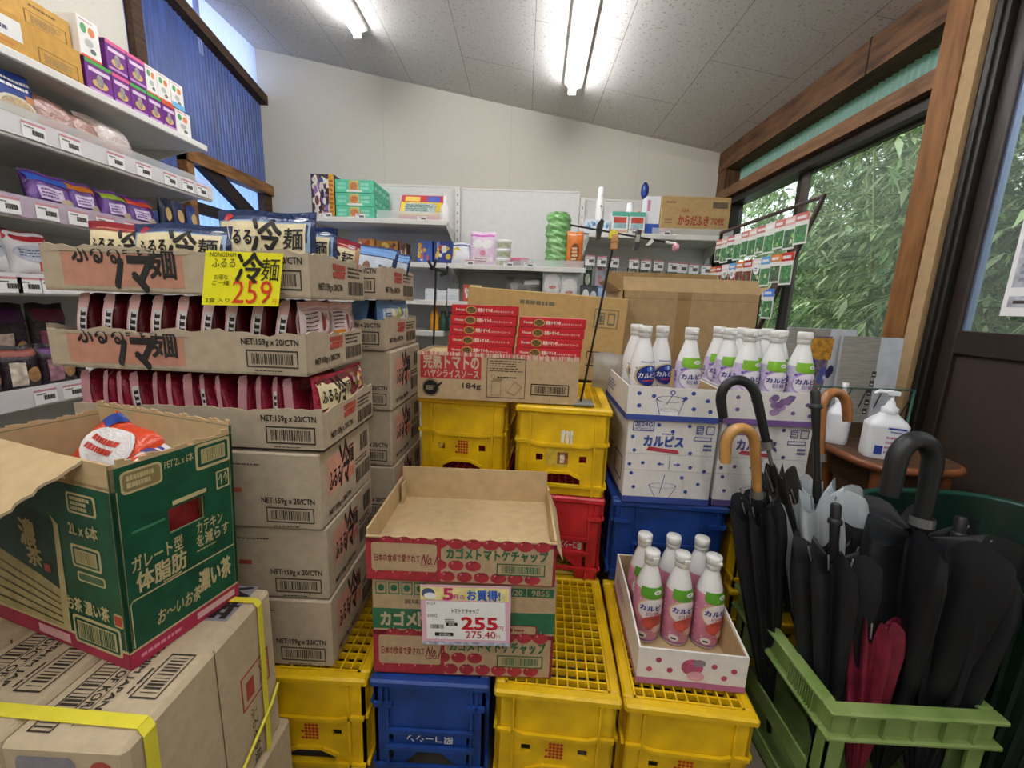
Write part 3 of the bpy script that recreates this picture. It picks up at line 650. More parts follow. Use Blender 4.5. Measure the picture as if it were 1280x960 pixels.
# ================================================================== STRAPPED BUNDLE (front left)
TAPE = mat('#ecdf45', .35, .03, 30); GREYP = mat('#8d8990', .8, .08, 50)
GX = 'strapped cartons at the front left'
zt = .45
def standing_carton(label, x0, x1, y0, y1, z0, z1, prints=True):
    t = thing('noodle_carton', label, 'carton', ((x0 + x1) / 2, y0, z0), 0, GX); w = (x1 - x0) / 2 - .0008; d = y1 - y0; h = z1 - z0; b = MB()
    b.box(-w, 0, .0008, w, d, h - .0006, KRAFT2, .006)
    f = side(b, -w, 0, 0, w, d, h, 'top')
    if prints:
        f.frame(.12, .05, .31, .62, .012, .008, INKB, .0004)
        for q in range(27): f.rect(.14, .07 + q * .0195, .29, .07 + q * .0195 + random.Random(q).choice((.004, .008, .013)), INKB, .0005)
        f.text('PRODUCT OF KOREA', .335, .10, .41, .62, INKB, .0005, .02, -90); f.text('NONGSHIM JAPAN', .445, .16, .52, .66, INKB, .0005, .02, -90)
        f.rect(.424, .08, .430, .66, INKB, .0005)
        f.frame(.64, .22, .88, .47, .012, .01, INKB, .0004)
        for q in range(11): f.rect(.69, .25 + q * .019, .84, .25 + q * .019 + random.Random(q + 4).choice((.004, .008, .012)), INKB, .0005)
        f.rect(.59, .24, .61, .28, INKB, .0005); f.rect(.59, .29, .61, .38, INKB, .0005)
        f.rect(.22, .70, .86, 1.0, GREYP, .0003); f.text('冷麺', .30, .72, .84, .99, INK, .0008, .03, -90)
    g = side(b, -w, 0, 0, w, d, h, 'right')
    g.rect(.5 - .004, 0, .504, 1, mat('#6b5d47', .9), .0004); g.frame(.66, .44, .92, .66, .012, .012, REDP, .0005); g.rect(.70, .48, .77, .6, REDP, .0006); g.text('冷', .82, .47, .90, .62, REDP, .0006); g.text('ふるる冷麺', .72, .02, .78, .40, INK, .0006, 0, -90)
    h_ = side(b, -w, 0, 0, w, d, h, 'front'); h_.rrect(.12, .55, .6, .95, .05, .05, GREYP); h_.disc(.8, .9, .09, .04, REDP)
    b.build('body', t); return t
xe = -.420
standing_carton('noodle carton standing on edge at the right of the strapped bundle, under the green box', xe - .147, xe, .362, .632, .165, zt)
standing_carton('noodle carton standing on edge in the middle of the strapped bundle', xe - .295, xe - .148, .362, .632, .165, zt)
standing_carton('noodle carton standing on edge at the left edge of the strapped bundle', xe - .443, xe - .296, .362, .632, .165, zt)
for i, (x0, x1) in enumerate(((xe - .255, xe + .008), (xe - .52, xe - .257))):
    t = thing('noodle_carton', 'noodle carton lying flat under the %s side of the strapped bundle' % ('right', 'left')[i], 'carton', ((x0 + x1) / 2, .35, 0), 0, GX); b = MB(); w = (x1 - x0) / 2
    b.box(-w, 0, 0, w, .295, .1645, KRAFT2, .005); side(b, -w, 0, 0, w, .295, .1645, 'right').rect(.496, 0, .504, 1, mat('#6b5d47', .9), .0004); b.build('body', t)
def strap(label, pts, w, up, name='packing_strap'):
    m = MB()
    for i in range(len(pts) - 1):
        a, b = V(pts[i]), V(pts[i + 1]); d = (b - a).normalized(); s = V(up[i]); n = d.cross(s).normalized()
        m.prism([a - s * w / 2, a + s * w / 2, a + s * w / 2 + n * .0012, a - s * w / 2 + n * .0012], b - a, TAPE)
    return tag(m.build(name), label, 'strap', 'yellow packing straps')
zz = zt + .0016; xx = xe + .0016
strap('yellow packing strap round the front end of the strapped bundle', [(xe - .45, .405, zz), (xx - .008, .392, zz), (xx, .390, zt - .007), (xx, .382, .165)], .016, [(0, 1, 0)] * 4)
strap('yellow packing strap round the far end of the strapped bundle', [(xe - .2, .598, zz), (xx - .006, .596, zz), (xx, .596, zt - .006), (xx + .003, .585, .166)], .011, [(0, 1, 0)] * 4)
m = MB(); m.tube([(xx + .002, .625, .262), (xx + .004, .60, .245), (xx + .004, .5, .20), (xx + .010, .42, .14), (xx + .010, .38, .10)], [.0028] * 5, TAPE, 6); tag(m.build('packing_strap'), 'thin loose yellow strap slanting across the side of the bundle', 'strap', 'yellow packing straps')
# ================================================================== GREEN TEA CARTON
TEA = mat('#15573d', .5, .07, 30, 0, 0, .3, 1, 0, None, '#104630'); TEAP = mat('#c9b98a', .7, .06, 50); CRIM = mat('#a8284a', .5, .07, 50)
tx = thing('tea_carton', 'green cut-open tea bottle carton holding snack bags on the strapped bundle', 'carton', (-.503, .458, zt + .001), math.radians(-15.6))
L_, D_, H_ = .30, .157, .292; b = MB(); th = .004; LEAN = Matrix(((1, 0, .062, 0), (0, 1, 0, 0), (0, 0, 1, 0), (0, 0, 0, 1))); b.M = LEAN
def rect_wall(o, u, n, W, H, holes, jag, seed):
    r = random.Random(seed); wallpanel(b, o, u, n, W, H - .006, holes, th, TEA)
    o, u, n = V(o), V(u), V(n); k = int(W / .008)
    for i in range(k):
        z0 = H - .0062; z1 = H + jag * math.sin(i * 1.6) * .5 + r.uniform(-1, 1) * jag * .4
        a = o + u * (W * i / k); e = o + u * (W * (i + 1) / k)
        b.prism([a + V((0, 0, z0)), e + V((0, 0, z0)), e + V((0, 0, z1 - .001)), a + V((0, 0, z1))], n * th, KRAFTIN)
    wallpanel(b, o + n * (th + .0002), u, n, W, H - .007, holes, .0012, KRAFTIN)
    return None
hole = [(.060, .168, .110, .205)]
rect_wall((0, 0, 0), (0, 1, 0), (-1, 0, 0), D_, H_, hole, .006, 1)
rect_wall((-L_, D_, 0), (1, 0, 0), (0, -1, 0), L_, H_ + .014, [], .004, 2)
rect_wall((-L_, 0, 0), (1, 0, 0), (0, 1, 0), L_, H_ - .03, [], .001, 3)
rect_wall((-L_, 0, 0), (0, 1, 0), (1, 0, 0), D_, H_, [], .004, 4)
wallpanel(b, (-.085, 0, H_ - .034), (1, 0, 0), (0, 1, 0), .085, .034, [], th, KRAFTIN)
f = plane(b, (0, 0, 0), (0, D_, 0), (0, 0, H_))
f.rect(0, 0, 1, .082, CRIM, .0004); f.rect(0, .082, 1, .092, TEAP, .0004); f.lines(.08, .025, .52, .062, mat('#d98aa0', .6), 1, .0008); f.rect(.56, .025, .95, .062, mat('#e2b9b4', .6), .0007)
for a, e in (((.045, .0), (.045, .32)), ): f.rect(.04, .0, .048, .0, TEAP)
f.rect(.04, .10, .048, .325, TEAP, .0005); f.rect(.06, .335, .97, .343, TEAP, .0005); f.poly([(.04, .325), (.048, .325), (.062, .335), (.06, .343)], TEAP, .0005)
f.text('お〜いお茶', .22, .14, .60, .22, TEAP, .0007, .02, shear=.05); f.text('濃い茶', .60, .17, .92, .29, TEAP, .0007, .04)
f.text('ガレート型', .08, .475, .48, .55, TEAP, .0007, .02); f.text('体脂肪', .10, .365, .50, .465, TEAP, .0007, .03); f.lines(.3, .345, .5, .36, TEAP, 1); f.text('カテキン', .61, .505, .86, .57, TEAP, .0007, .02); f.text('を減らす', .60, .43, .92, .50, TEAP, .0007, .02); f.lines(.6, .405, .84, .42, TEAP, 1)
f.rect(.52, .34, .524, .72, mat('#0d3d2b', .6), .0005); f.rrect(.10, .66, .36, .672, .02, .005, mat('#3d8767', .5), .0005)
f.rrect(.06, .85, .36, .955, .04, .02, TEAP, .0004); f.rrect(.075, .86, .345, .945, .035, .017, mat('#8a7c52', .7), .0006); f.lines(.1, .87, .32, .935, TEAP, 2, .0008, 8, .7)
f.text('PET 2L x 6本', .38, .905, .62, .95, TEAP, .0007, .01)
f.rrect(.64, .84, .97, .975, .03, .015, TEAP, .0004); f.rrect(.66, .855, .95, .96, .02, .01, TEA, .0006); f.rect(.69, .87, .92, .945, TEAP, .0008); f.code(.70, .875, .91, .94, mat('#7f7c4e', .6), 18, False, .001)
f.rect(.42, .715, .72, .737, TEAP, .0006); f.frame(.82, .70, .95, .80, .012, .008, TEAP, .0006); f.text('↑↑', .845, .72, .93, .785, TEAP, .0008, .03)
g = plane(b, (-L_, 0, 0), (L_, 0, 0), (0, 0, H_)); U = lambda d: 1 - d / L_      # d: metres from the near corner
g.rect(0, 0, 1, .085, CRIM, .0004); g.rect(0, .085, 1, .10, TEAP, .0004); g.rect(U(.19), .02, U(.12), .07, mat('#e2b0b4', .6), .0007)
g.rrect(U(.108), .05, U(.012), .205, .015, .02, TEAP, .0006); g.rrect(U(.104), .065, U(.016), .19, .012, .015, TEA, .0008); g.rect(U(.099), .078, U(.021), .178, TEAP, .001); g.code(U(.096), .083, U(.024), .172, TEA, 26, False, .0012)
g.rrect(U(.022), .215, U(.005), .285, .01, .015, TEAP, .0005); g.rect(U(.0205), .225, U(.0065), .275, mat('#b0402f', .6), .0008)
g.text('お茶 濃い茶', U(.115), .225, U(.03), .30, TEAP, .0008, .03)
g.rrect(U(.085), .40, U(.03), .45, .012, .014, TEAP, .0005); g.rrect(U(.082), .408, U(.033), .442, .01, .01, mat('#4d6a4a', .6), .0007)
g.rrect(U(.092), .47, U(.034), .585, .012, .02, TEAP, .0005); g.rrect(U(.088), .482, U(.038), .573, .01, .015, TEA, .0007); g.rect(U(.084), .492, U(.042), .563, TEAP, .0009); g.code(U(.082), .497, U(.044), .558, mat('#8c8557', .6), 14, False, .0011)
g.text('2L x 6本', U(.09), .63, U(.034), .70, TEAP, .0007, .03); g.rrect(U(.088), .74, U(.032), .84, .012, .02, TEAP, .0005); g.rrect(U(.084), .75, U(.036), .83, .01, .015, TEA, .0007); g.lines(U(.08), .755, U(.04), .825, TEAP, 3, .0009, 4, .7)
pts = [(U(.299), .10), (U(.115), .10), (U(.115), .30), (U(.17), .36), (U(.299), .47)]; g.poly(pts, mat('#b9a878', .7, .1, 40), .0005)
g.poly([(U(.299), .47), (U(.17), .36), (U(.118), .30), (U(.118), .62), (U(.135), .68), (U(.299), .78)], mat('#123f2c', .6, .1), .0004)
for k in range(5): g.poly([(U(.29), .40 - .06 * k), (U(.13), .27 - .035 * k), (U(.13), .262 - .035 * k), (U(.29), .388 - .06 * k)], mat('#5d5b37', .6, .1), .0008 + k * .00005)
g.text('濃', U(.20), .50, U(.165), .64, TEAP, .0008, .03); g.text('茶', U(.19), .40, U(.158), .50, TEAP, .0008, .03); g.poly([(U(.13), .10), (U(.115), .10), (U(.112), .66), (U(.127), .70), (U(.122), .66)], TEAP, .0007); g.rect(U(.155), .39, U(.142), .43, mat('#b0402f', .6), .0009)
b.build('body', tx)
# big torn front flap, folded out and down towards the viewer
m = MB(); m.M = LEAN; r = random.Random(3); jag = [r.uniform(-.004, .004) for _ in range(40)]
def flp(u, v, o=0):
    top = V((-.045 - .27 * u, 0, H_ + .001 + .009 * u)); low = V((-.128 - .205 * u, -.138 + .01 * u, H_ - .158 + .012 * u))
    p = top.lerp(low, v) + V((0, -.012 * math.sin(math.pi * v), .012 * math.sin(math.pi * v)))
    if u < .02: p.x += jag[int(v * 30)]
    return p + V((0, .001, -.0035)) * o
m.grid(lambda u, v: flp(u, v), 16, 30, KRAFTIN); m.grid(lambda u, v: flp(1 - u, v, 1), 16, 30, KRAFTIN)
for k in range(30): m.add([flp(0, k / 30), flp(0, (k + 1) / 30), flp(0, (k + 1) / 30, 1), flp(0, k / 30, 1)], [(0, 1, 2, 3)], KRAFT2)
m.build('flap', tx)
FILMR = mat('#d94a22', .25, .15, 20, 0, 0, .6, 1, 0, None, '#b9341a', .3); FILMW = mat('#e6e2e0', .25, .1, 20, 0, 0, .6, 1, 0, None, None, .3)
def snack_bag(label, loc, rot, main, seed, W=.13, H=.15, T=.06):
    t = thing('snack_bag', label, 'snack bag', loc, 0, 'snack bags in the green carton'); t.rotation_euler = rot; b_ = MB()
    f = pillow(b_, W, H, T, main, .012, main, wob=.004, seed=seed); b_.build('wrapper', t); l = MB(); f.mb = l
    if H > .2: return
    f.disc(.5, .62, .36, .22, FILMR if main is FILMW else FILMW, .002); f.rect(.1, .12, .9, .24, mat('#e6c23a', .4), .0022); f.lines(.24, .52, .76, .72, mat('#c3311d', .5) if main is FILMR else WHITE, 2, .003, 4, .6)
    f.rect(.08, .80, .3, .95, mat('#27408a', .4), .0022); l.build('label_print', t)
def tl(x, y, z): return tx.location + Matrix.Rotation(tx.rotation_euler[2], 3, 'Z') @ V((x, y, z))
snack_bag('orange snack bag with white oval sticking up at the left of the green carton', tl(-.205, .075, .165), (-.6, .3, -.2), FILMR, 1, .12, .15)
snack_bag('white and red snack bag lying in the green carton behind its torn rim', tl(-.09, .065, .165), (-.8, .1, -.15), FILMW, 2, .105, .12, .05)
snack_bag('red snack bag seen through the hand hole of the green carton', tl(-.034, .078, .02), (0, 0, R90 - .272), mat('#b3303a', .25, .15, 20, 0, 0, .6, 1, 0, None, '#7d1c28', .3), 3, .11, .22, .03)
# ================================================================== KETCHUP CARTONS
TOM = mat('#a9313b', .7, .1, 60); TOMD = mat('#8b2430', .7, .08, 60); TGR = mat('#2f6b48', .65, .06, 60)
def tomato(f, u, v, ru, rv, l=.0008):
    f.disc(u, v, ru, rv, TOM, l, 16); f.disc(u - ru * .45, v + rv * .45, ru * .12, rv * .18, mat('#d08a83', .7), l + .0003, 8)
    f.poly([(u - ru * .55, v + rv * .85), (u, v + rv * .55), (u + ru * .55, v + rv * .85), (u, v + rv * 1.0)], TOMD, l + .0003); f.rect(u - ru * .05, v + rv * .85, u + ru * .05, v + rv * 1.3, KRAFT2, l + .0004)
def lower_print(f, z0, z1):
    """repeat of the band with slogan panel, name and tomatoes between heights z0 and z1 (fractions)"""
    q = lambda a: z0 + (z1 - z0) * a
    f.rect(0, z0, 1, z1, KRAFT, .0003)
    f.rect(0, q(.90), 1, q(1), TOMD, .0005); f.rect(0, z0, 1, q(.02), TOMD, .0005); f.rect(0, z0, .395, z1, TOM, .0005); f.rect(.985, z0, 1, z1, TOMD, .0005)
    for row, (vc, off) in enumerate(((.15, 0), (.42, .045), (.68, .0), (.93, .045))):
        for k in range(12):
            u = -.02 + .09 * k + off
            if not (0.03 < u < .97): continue
            if vc > .2 and .05 < u < .36 and row < 3: continue
            if row == 1 and u > .64: continue
            if row == 2 and u > .40: continue
            tomato(f, u, q(vc), .042, (z1 - z0) * .125)
    f.rrect(.03, q(.24), .375, q(.90), .012, (z1 - z0) * .07, KRAFT, .0016); f.text('日本の食卓で愛されて', .045, q(.46), .285, q(.64), TOMD, .0019, .015); f.text('No.1', .29, q(.42), .365, q(.66), TOMD, .0019, .02, shear=.2); f.rect(.29, q(.38), .365, q(.40), TOMD, .0019)
    f.text('カゴメトマトケチャップ', .425, q(.58), .955, q(.84), TGR, .0019, .035)
    f.rect(.69, q(.24), .945, q(.52), KRAFT, .0016); f.code(.69, q(.24), .945, q(.52), TGR, 30, True, .0019)
kz = ZG + .0008
KW, KD = .345, .235
t = thing('ketchup_carton', 'full ketchup carton with printed tomatoes on the front crates, behind the price sign', 'carton', (-.262, .683, kz), .02); b = MB(); KH = .207
b.box(0, 0, 0, KW, KD, KH, KRAFT, .002); f = side(b, 0, 0, 0, KW, KD, KH, 'front'); lower_print(f, 0, .46)
f.rect(0, .48, 1, .69, TGR, .0005); f.text('カゴメ', .045, .515, .24, .66, KRAFT2, .0009, .05); f.text('トマト', .25, .515, .5, .66, KRAFT2, .0009, .05); f.rrect(.73, .46, .905, .56, .012, .02, TOMD, .0007); f.rrect(.738, .47, .897, .55, .010, .018, KRAFT, .0009); f.text('•', .75, .49, .77, .53, TOMD, .0012, .05); f.lines(.78, .49, .85, .53, TOMD, 1, .0012)
for k, s in enumerate('傘上注手'): f.frame(.02 + .07 * k, .835, .08 + .07 * k, .96, .005, .01, TGR, .0006); f.disc(.05 + .07 * k, .90, .018, .035, TGR, .0007, 10)
f.rect(.70, .855, .835, .94, TGR, .0006); f.rect(.84, .855, .985, .94, TGR, .0006); f.text('12/20', .72, .87, .815, .925, KRAFT, .0009, .02); f.text('9855', .865, .87, .96, .925, KRAFT, .0009, .02); f.text('賞味26', .175, .74, .30, .79, INKB, .0006)
b.build('body', t)
t = thing('ketchup_carton', 'empty cut-open ketchup carton on top of the full one', 'carton', (-.268, .676, kz + KH + .001), .01); b = MB(); h = .087; D2 = .235; hb = .105
b.box(0, 0, 0, KW, .004, h, KRAFTIN); b.box(0, .004, 0, .004, D2, h + .012, KRAFTIN); b.box(KW - .004, .004, 0, KW, D2, h + .004, KRAFTIN); b.box(.004, D2 - .004, 0, KW - .004, D2, hb + .02, KRAFTIN)
b.box(.004, .004, .0, KW - .004, D2 - .004, .05, KRAFTIN)
b.box(.010, D2 - .04, .05, .014, D2 - .01, hb - .01, KRAFTIN)
lower_print(side(b, 0, 0, 0, KW, D2, h, 'front'), 0, .97); b.build('body', t)
m = MB(); m.prism([(KW - .003, 0.0, h), (KW + .012, .0, h - .03), (KW + .014, .17, h - .02), (KW - .003, .2, h + .01)], (0, 0, -.003), KRAFTIN); m.build('flap', t)
# price sign
t = thing('price_sign', 'white and pink shop price sign reading 255 yen on the ketchup carton', 'price sign', (0, 0, 0)); m = MB()
A = aty(525, 731, .673); B = aty(639, 734, .676); C_ = aty(528, 805, .665); D_ = aty(637, 808, .668); u, v = D_ - C_, A - C_; n = u.cross(v).normalized()
m.prism([C_, D_, B, A], n * -.0015, mat('#e2b3c6', .35, .02)); f = plane(m, C_ + n * .0002, u, v)
f.rect(.055, .10, .955, .74, PAPER, .0004); f.rect(0, .76, 1, .975, mat('#f0e39a', .4, .1, 60), .0004); f.rect(0, 0, 1, .06, mat('#b9bccd', .4, .3, 120), .0004)
f.text('5', .26, .77, .37, .96, mat('#c8326a', .5), .001, .05); f.text('月の', .375, .78, .50, .86, mat('#b23a9c', .5), .001, .02); f.text('お買得!', .53, .77, .90, .94, mat('#2b5fc4', .5), .001, .04)
f.disc(.09, .87, .075, .085, mat('#4a5a80', .5), .0006); f.disc(.11, .83, .07, .05, PAPER, .0008)
f.text('カゴメ', .07, .68, .17, .73, INK, .0008, .01); f.text('トマトケチャップ', .35, .54, .66, .63, INK, .0008, .01); f.text('500G', .07, .47, .18, .52, INK, .0008)
f.text('255', .46, .28, .86, .48, mat('#c4202e', .5), .0008, .05); f.text('円', .87, .27, .93, .34, mat('#c4202e', .5), .0008); f.text('275.40', .50, .13, .84, .25, mat('#b5303a', .5), .0008, .02); f.text('円', .85, .13, .89, .19, mat('#b5303a', .5), .0008)
f.rect(.28, .33, .41, .385, INK, .0008); f.text('税抜', .31, .335, .38, .38, PAPER, .0011); f.rect(.15, .155, .36, .215, INK, .0008); f.text('8%税込', .20, .16, .33, .21, PAPER, .0011); f.code(.10, .28, .25, .35, INK, 16, False, .0008); f.lines(.27, .40, .41, .45, INK, 2, .0008)
m.build('card', t)
# ================================================================== DRINK BOTTLES
BW = mat('#ecebea', .25, .02, 20, 0, 0, .6); CAPW = mat('#e6e5e2', .35, .02)
PROF = [(.0, 0), (.024, 0), (.0275, .003), (.0282, .02), (.0276, .04), (.0290, .07), (.0294, .095), (.0282, .117), (.0240, .137), (.0186, .156), (.0142, .170), (.0130, .178)]
PNK = mat('#d98aa4', .3, .12, 25, 0, 0, .6); LGN = mat('#5a9a2c', .4, .06); NAVYP = mat('#1c2f86', .4, .04); VIO = mat('#6b4fae', .4, .1, 30); VIOD = mat('#3b2a8c', .4, .15, 60)
def bottle(kind, label, loc, rotz, group):
    t = thing('drink_bottle', label, 'bottle', loc, rotz, group); b = MB(); b.lathe(PROF, BW, 20); b.build('body', t)
    c = MB(); c.lathe([(.0128, .176), (.0150, .177), (.0152, .186)], CAPW, 16); c.lathe([(.0152, .186), (.0140, .1875), (.0160, .1885), (.0160, .202), (.0148, .205), (0, .205)], CAPW, 20); c.box(-.006, -.0185, .190, .006, -.013, .197, CAPW, .001); c.build('cap', t)
    l = MB(); pr = [p for p in PROF if .003 <= p[1] <= .155]; f = cylface(l, pr, span=math.pi * 1.04)
    full = MB()
    if kind == 'peach':
        l.lathe([(r + .0002, z) for r, z in PROF if .006 <= z <= .14] and [(.02795, .006), (.0284, .02), (.0278, .04), (.0292, .07), (.0296, .095), (.0284, .117), (.0268, .126)], PNK, 20)
        l.lathe([(.0284, .008), (.02845, .011)], mat('#8c6fae', .4), 20); ring, inner, tc = mat('#d7b58c', .35), mat('#efe6e6', .3), NAVYP
    elif kind == 'grape':
        l.lathe([(.0284, .02), (.0278, .04), (.0292, .07), (.0296, .095), (.0284, .117), (.0270, .125)], mat('#cfc4e0', .3, .25, 60, 0, 0, .6), 20); ring, inner = mat('#b9a0cf', .35), mat('#ece6f0', .3)
    rr = random.Random(5)
    dots = {'peach': mat('#f0dade', .4), 'grape': VIO, 'plain': VIOD}[kind]
    for i in range(34): f.disc(rr.random(), rr.uniform(.04, .80), .022 if kind != 'grape' else .045, .011 if kind != 'grape' else .024, dots, .0008, 8)
    if kind in ('peach', 'grape'):
        f.rect(.18, .835, .82, .975, LGN if kind == 'peach' else mat('#7ab32c', .4), .0014); f.disc(.5, .84, .31, .05, LGN if kind == 'peach' else mat('#7ab32c', .4), .0016); f.disc(.58, .90, .10, .035, WHITE, .002, 10); f.lines(.52, .885, .64, .915, NAVYP, 2, .0023)
        f.disc(.5, .60, .36, .215, ring, .0014, 28); f.disc(.5, .60, .325, .19, inner, .0018, 28); f.text('カルピス', .22, .60, .80, .69, NAVYP, .0026, .04)
        f.text('白桃' if kind == 'peach' else '巨峰', .36, .51, .64, .58, mat('#c48a94', .4) if kind == 'peach' else mat('#8f7fae', .4), .0026, .02)
    if kind == 'peach': f.disc(.55, .38, .28, .135, mat('#c9574a', .35, .2, 40), .0030, 22); f.disc(.68, .26, .20, .07, mat('#e8c3b4', .35, .1, 30), .0034, 16); f.disc(.30, .14, .11, .06, WHITE, .0022, 14); f.rect(.25, .12, .35, .15, INKB, .0026)
    if kind == 'grape':
        for i in range(15): f.disc(.58 + rr.uniform(-.16, .2), .22 + rr.uniform(-.12, .12), .07, .038, mat(('#3a2a96', '#5241b0', '#2c2078')[i % 3], .3), .0024 + i * .00012, 10)
        f.disc(.2, .2, .1, .08, mat('#8a6a9c', .4), .0022, 12)
    if kind == 'plain':
        f.disc(.5, .62, .34, .20, mat('#c4b27a', .4), .0014, 28); f.disc(.53, .62, .31, .185, NAVYP, .0018, 28); f.text('カルピス', .27, .585, .81, .675, WHITE, .0026, .03); f.rect(.38, .52, .7, .545, mat('#c0304a', .4), .0026); f.disc(.55, .74, .10, .05, mat('#4f7fd0', .4), .0024, 10); f.rect(.53, .72, .57, .78, WHITE, .0027)
        f.disc(.5, .28, .2, .03, mat('#4f7fd0', .5), .0016, 12); f.rect(.3, .86, .8, .88, mat('#8c93b0', .5), .0014)
    l.build('label', t); return t
# peach tray on the front right crate
CW = mat('#e6e2de', .6, .03, 60)
def drink_tray(label, loc, rotz, W, D, h, hr, ink, kind, parent=None, bottom=None):
    t = thing('drink_tray', label, 'carton tray', loc, rotz); b = MB(); th = .0035
    b.box(0, 0, 0, W, D, .004, CW); b.box(0, 0, .0, W, th, h, CW); b.box(th, th, .004, W - th, th + .001, h - .001, KRAFTIN); b.box(.004, .004, .004, W - .004, D - .004, .0055, KRAFTIN)
    for x, n_ in ((0, 1), (W - th, -1)):
        b.prism([(x, th, 0), (x, D, 0), (x, D, hr), (x, D * .5, hr * .98), (x, th, h)], (th, 0, 0), CW)
        xi = x + th if n_ > 0 else x - .0012
        b.prism([(xi, th + .002, .005), (xi, D - .004, .005), (xi, D - .004, hr - .001), (xi, th + .002, h - .001)], (.0012, 0, 0), KRAFTIN)
    b.box(th, D - th, 0, W - th, D, hr, CW); b.box(th, D - th - .001, .004, W - th, D - th, hr - .001, KRAFTIN)
    f = side(b, 0, 0, 0, W, D, h, 'front'); f.rect(0, 0, 1, .17, mat(ink, .6, .05), .0005)
    rg = side(b, 0, 0, 0, W, D, h, 'left'); rg.rect(0, 0, 1, .17, mat(ink, .6, .05), .0005); rg.lines(.1, .4, .5, .8, mat(ink, .6, .05), 4, .0006)
    if kind == 'peach':
        for u, v in ((.19, .70), (.11, .42), (.30, .44), (.70, .66), (.88, .58), (.80, .36)): f.disc(u, v, .027, .072, mat('#b9496c', .6), .0006)
        f.disc(.50, .58, .10, .23, mat('#bf5878', .6, .2, 60), .0006, 20); f.disc(.56, .72, .06, .10, mat('#8a7f92', .6), .0008); f.disc(.54, .34, .08, .14, mat('#d9a2b0', .6, .1), .0009)
        f.poly([(.44, .965), (.66, .965), (.66, .99), (.44, .99)], WHITE, .0012)
    return t, b, f
pt = (.2475, .693, ZG + .001); pa = -.06
t, b, f = drink_tray('pink and white cut carton tray holding peach drink bottles on the front crate', pt, pa, .203, .275, .078, .098, '#b56a94', 'peach'); b.build('body', t)
ca, sa = math.cos(pa), math.sin(pa)
wp = lambda x, y, z=.0062: (pt[0] + x * ca - y * sa, pt[1] + x * sa + y * ca, pt[2] + z)
names = (('front row, left', .040, .118, 'a'), ('front row, middle', .1035, .118, 'a'), ('front row, right', .167, .118, 'a'), ('second row, left', .040, .185, 'a'), ('second row, middle', .104, .186, 'a'), ('second row, right', .167, .187, 'a'))
pb = None
for i, (nm, x, y, k) in enumerate(names):
    lab = 'pink peach drink bottle in the %s of the tray' % nm
    rz_ = .16 + (0, .1, .18, 0, 2.6, 2.6)[i]
    if pb is None: pb = bottle('peach', lab, wp(x, y), rz_, 'peach drink bottles')
    else: dup(pb, lab, wp(x, y), rz_)
# white drink cartons on the blue rear crate
def drink_carton(label, loc, ink, fruit=False):
    t = thing('drink_carton', label, 'carton', loc, -.02, 'white drink cartons'); W, D, H = .215, .30, .214; I = mat(ink, .6, .05); b = MB()
    b.box(0, 0, .001, W, D, H, CW, .002); f = side(b, 0, 0, 0, W, D, H, 'front'); lf = side(b, 0, 0, 0, W, D, H, 'left')
    f.rect(0, 0, 1, .075, I, .0005); lf.rect(0, 0, 1, .075, I, .0005)
    for q in (.40, .60): f.rect(0.0, q, 1, q + .006, mat('#b9b6b4', .7), .0006)
    f.rect(.495, .42, .505, .60, mat('#9a9aa0', .7), .0006)
    for u, v in ((.34, .95), (.68, .95), (.06, .80), (.50, .88), (.09, .64), (.72, .63), (.20, .49), (.05, .47), (.74, .46), (.9, .42), (.08, .36), (.12, .19), (.66, .33), (.85, .26), (.72, .16)): f.disc(u, v, .022, .022, I, .0007, 12)
    f.frame(.05, .87, .29, .99, .01, .012, I, .0007); f.text('2E24G', .07, .93, .27, .975, I, .0009, .03); f.text('470ml×12', .08, .885, .26, .92, I, .0009)
    f.frame(.74, .78, .94, .83, .01, .01, I, .0007); f.frame(.76, .86, .84, .96, .01, .01, I, .0007); f.lines(.765, .87, .835, .95, I, 3, .0008); f.frame(.87, .86, .96, .96, .01, .01, I, .0007); f.lines(.86, .66, .98, .75, I, 2, .0008, 3, .6)
    f.text('カルピス', .19, .70, .63, .82, I, .0009, .06); f.poly([(.22, .645), (.25, .69), (.58, .66), (.60, .615)], mat('#b23a48', .6), .0008); f.lines(.38, .835, .56, .86, I, 1, .0008)
    f.poly([(.40, .51), (.36, .485), (.40, .46)], I, .0007); f.rect(.40, .478, .44, .492, I, .0007); f.poly([(.59, .51), (.63, .485), (.59, .46)], I, .0007); f.rect(.55, .478, .59, .492, I, .0007)
    f.disc(.45, .22, .16, .035, I, .0007, 20, .92); 
    for a, e in (((.30, .20), (.37, .08)), ((.60, .20), (.53, .08)), ((.46, .36), (.42, .12))): f.poly([a, (a[0] + .008, a[1]), (e[0] + .008, e[1]), e], I, .0007)
    lf.lines(.1, .2, .55, .5, mat('#7d86a4', .6), 5, .0006); lf.frame(.62, .2, .9, .5, .02, .02, I, .0006)
    b.build('body', t); return t
zc = ZG * 2 + .0005
drink_carton('sealed white drink carton with blue dots on the blue crate', (.2665, .984, zc), '#3c4f9a')
drink_carton('sealed white drink carton with purple marks, right of the blue dotted one', (.492, .985, zc), '#5a4f86')
crate('yellow crate', (.692, .985, ZG), 0, YEL, logo=False, group=G2)['label'] = 'yellow crate under the purple marked drink carton, behind the umbrellas'
crate('yellow crate', (.692, .985, 0), 0, YEL, logo=False, group=G2)['label'] = 'yellow crate on the floor behind the umbrella crate'
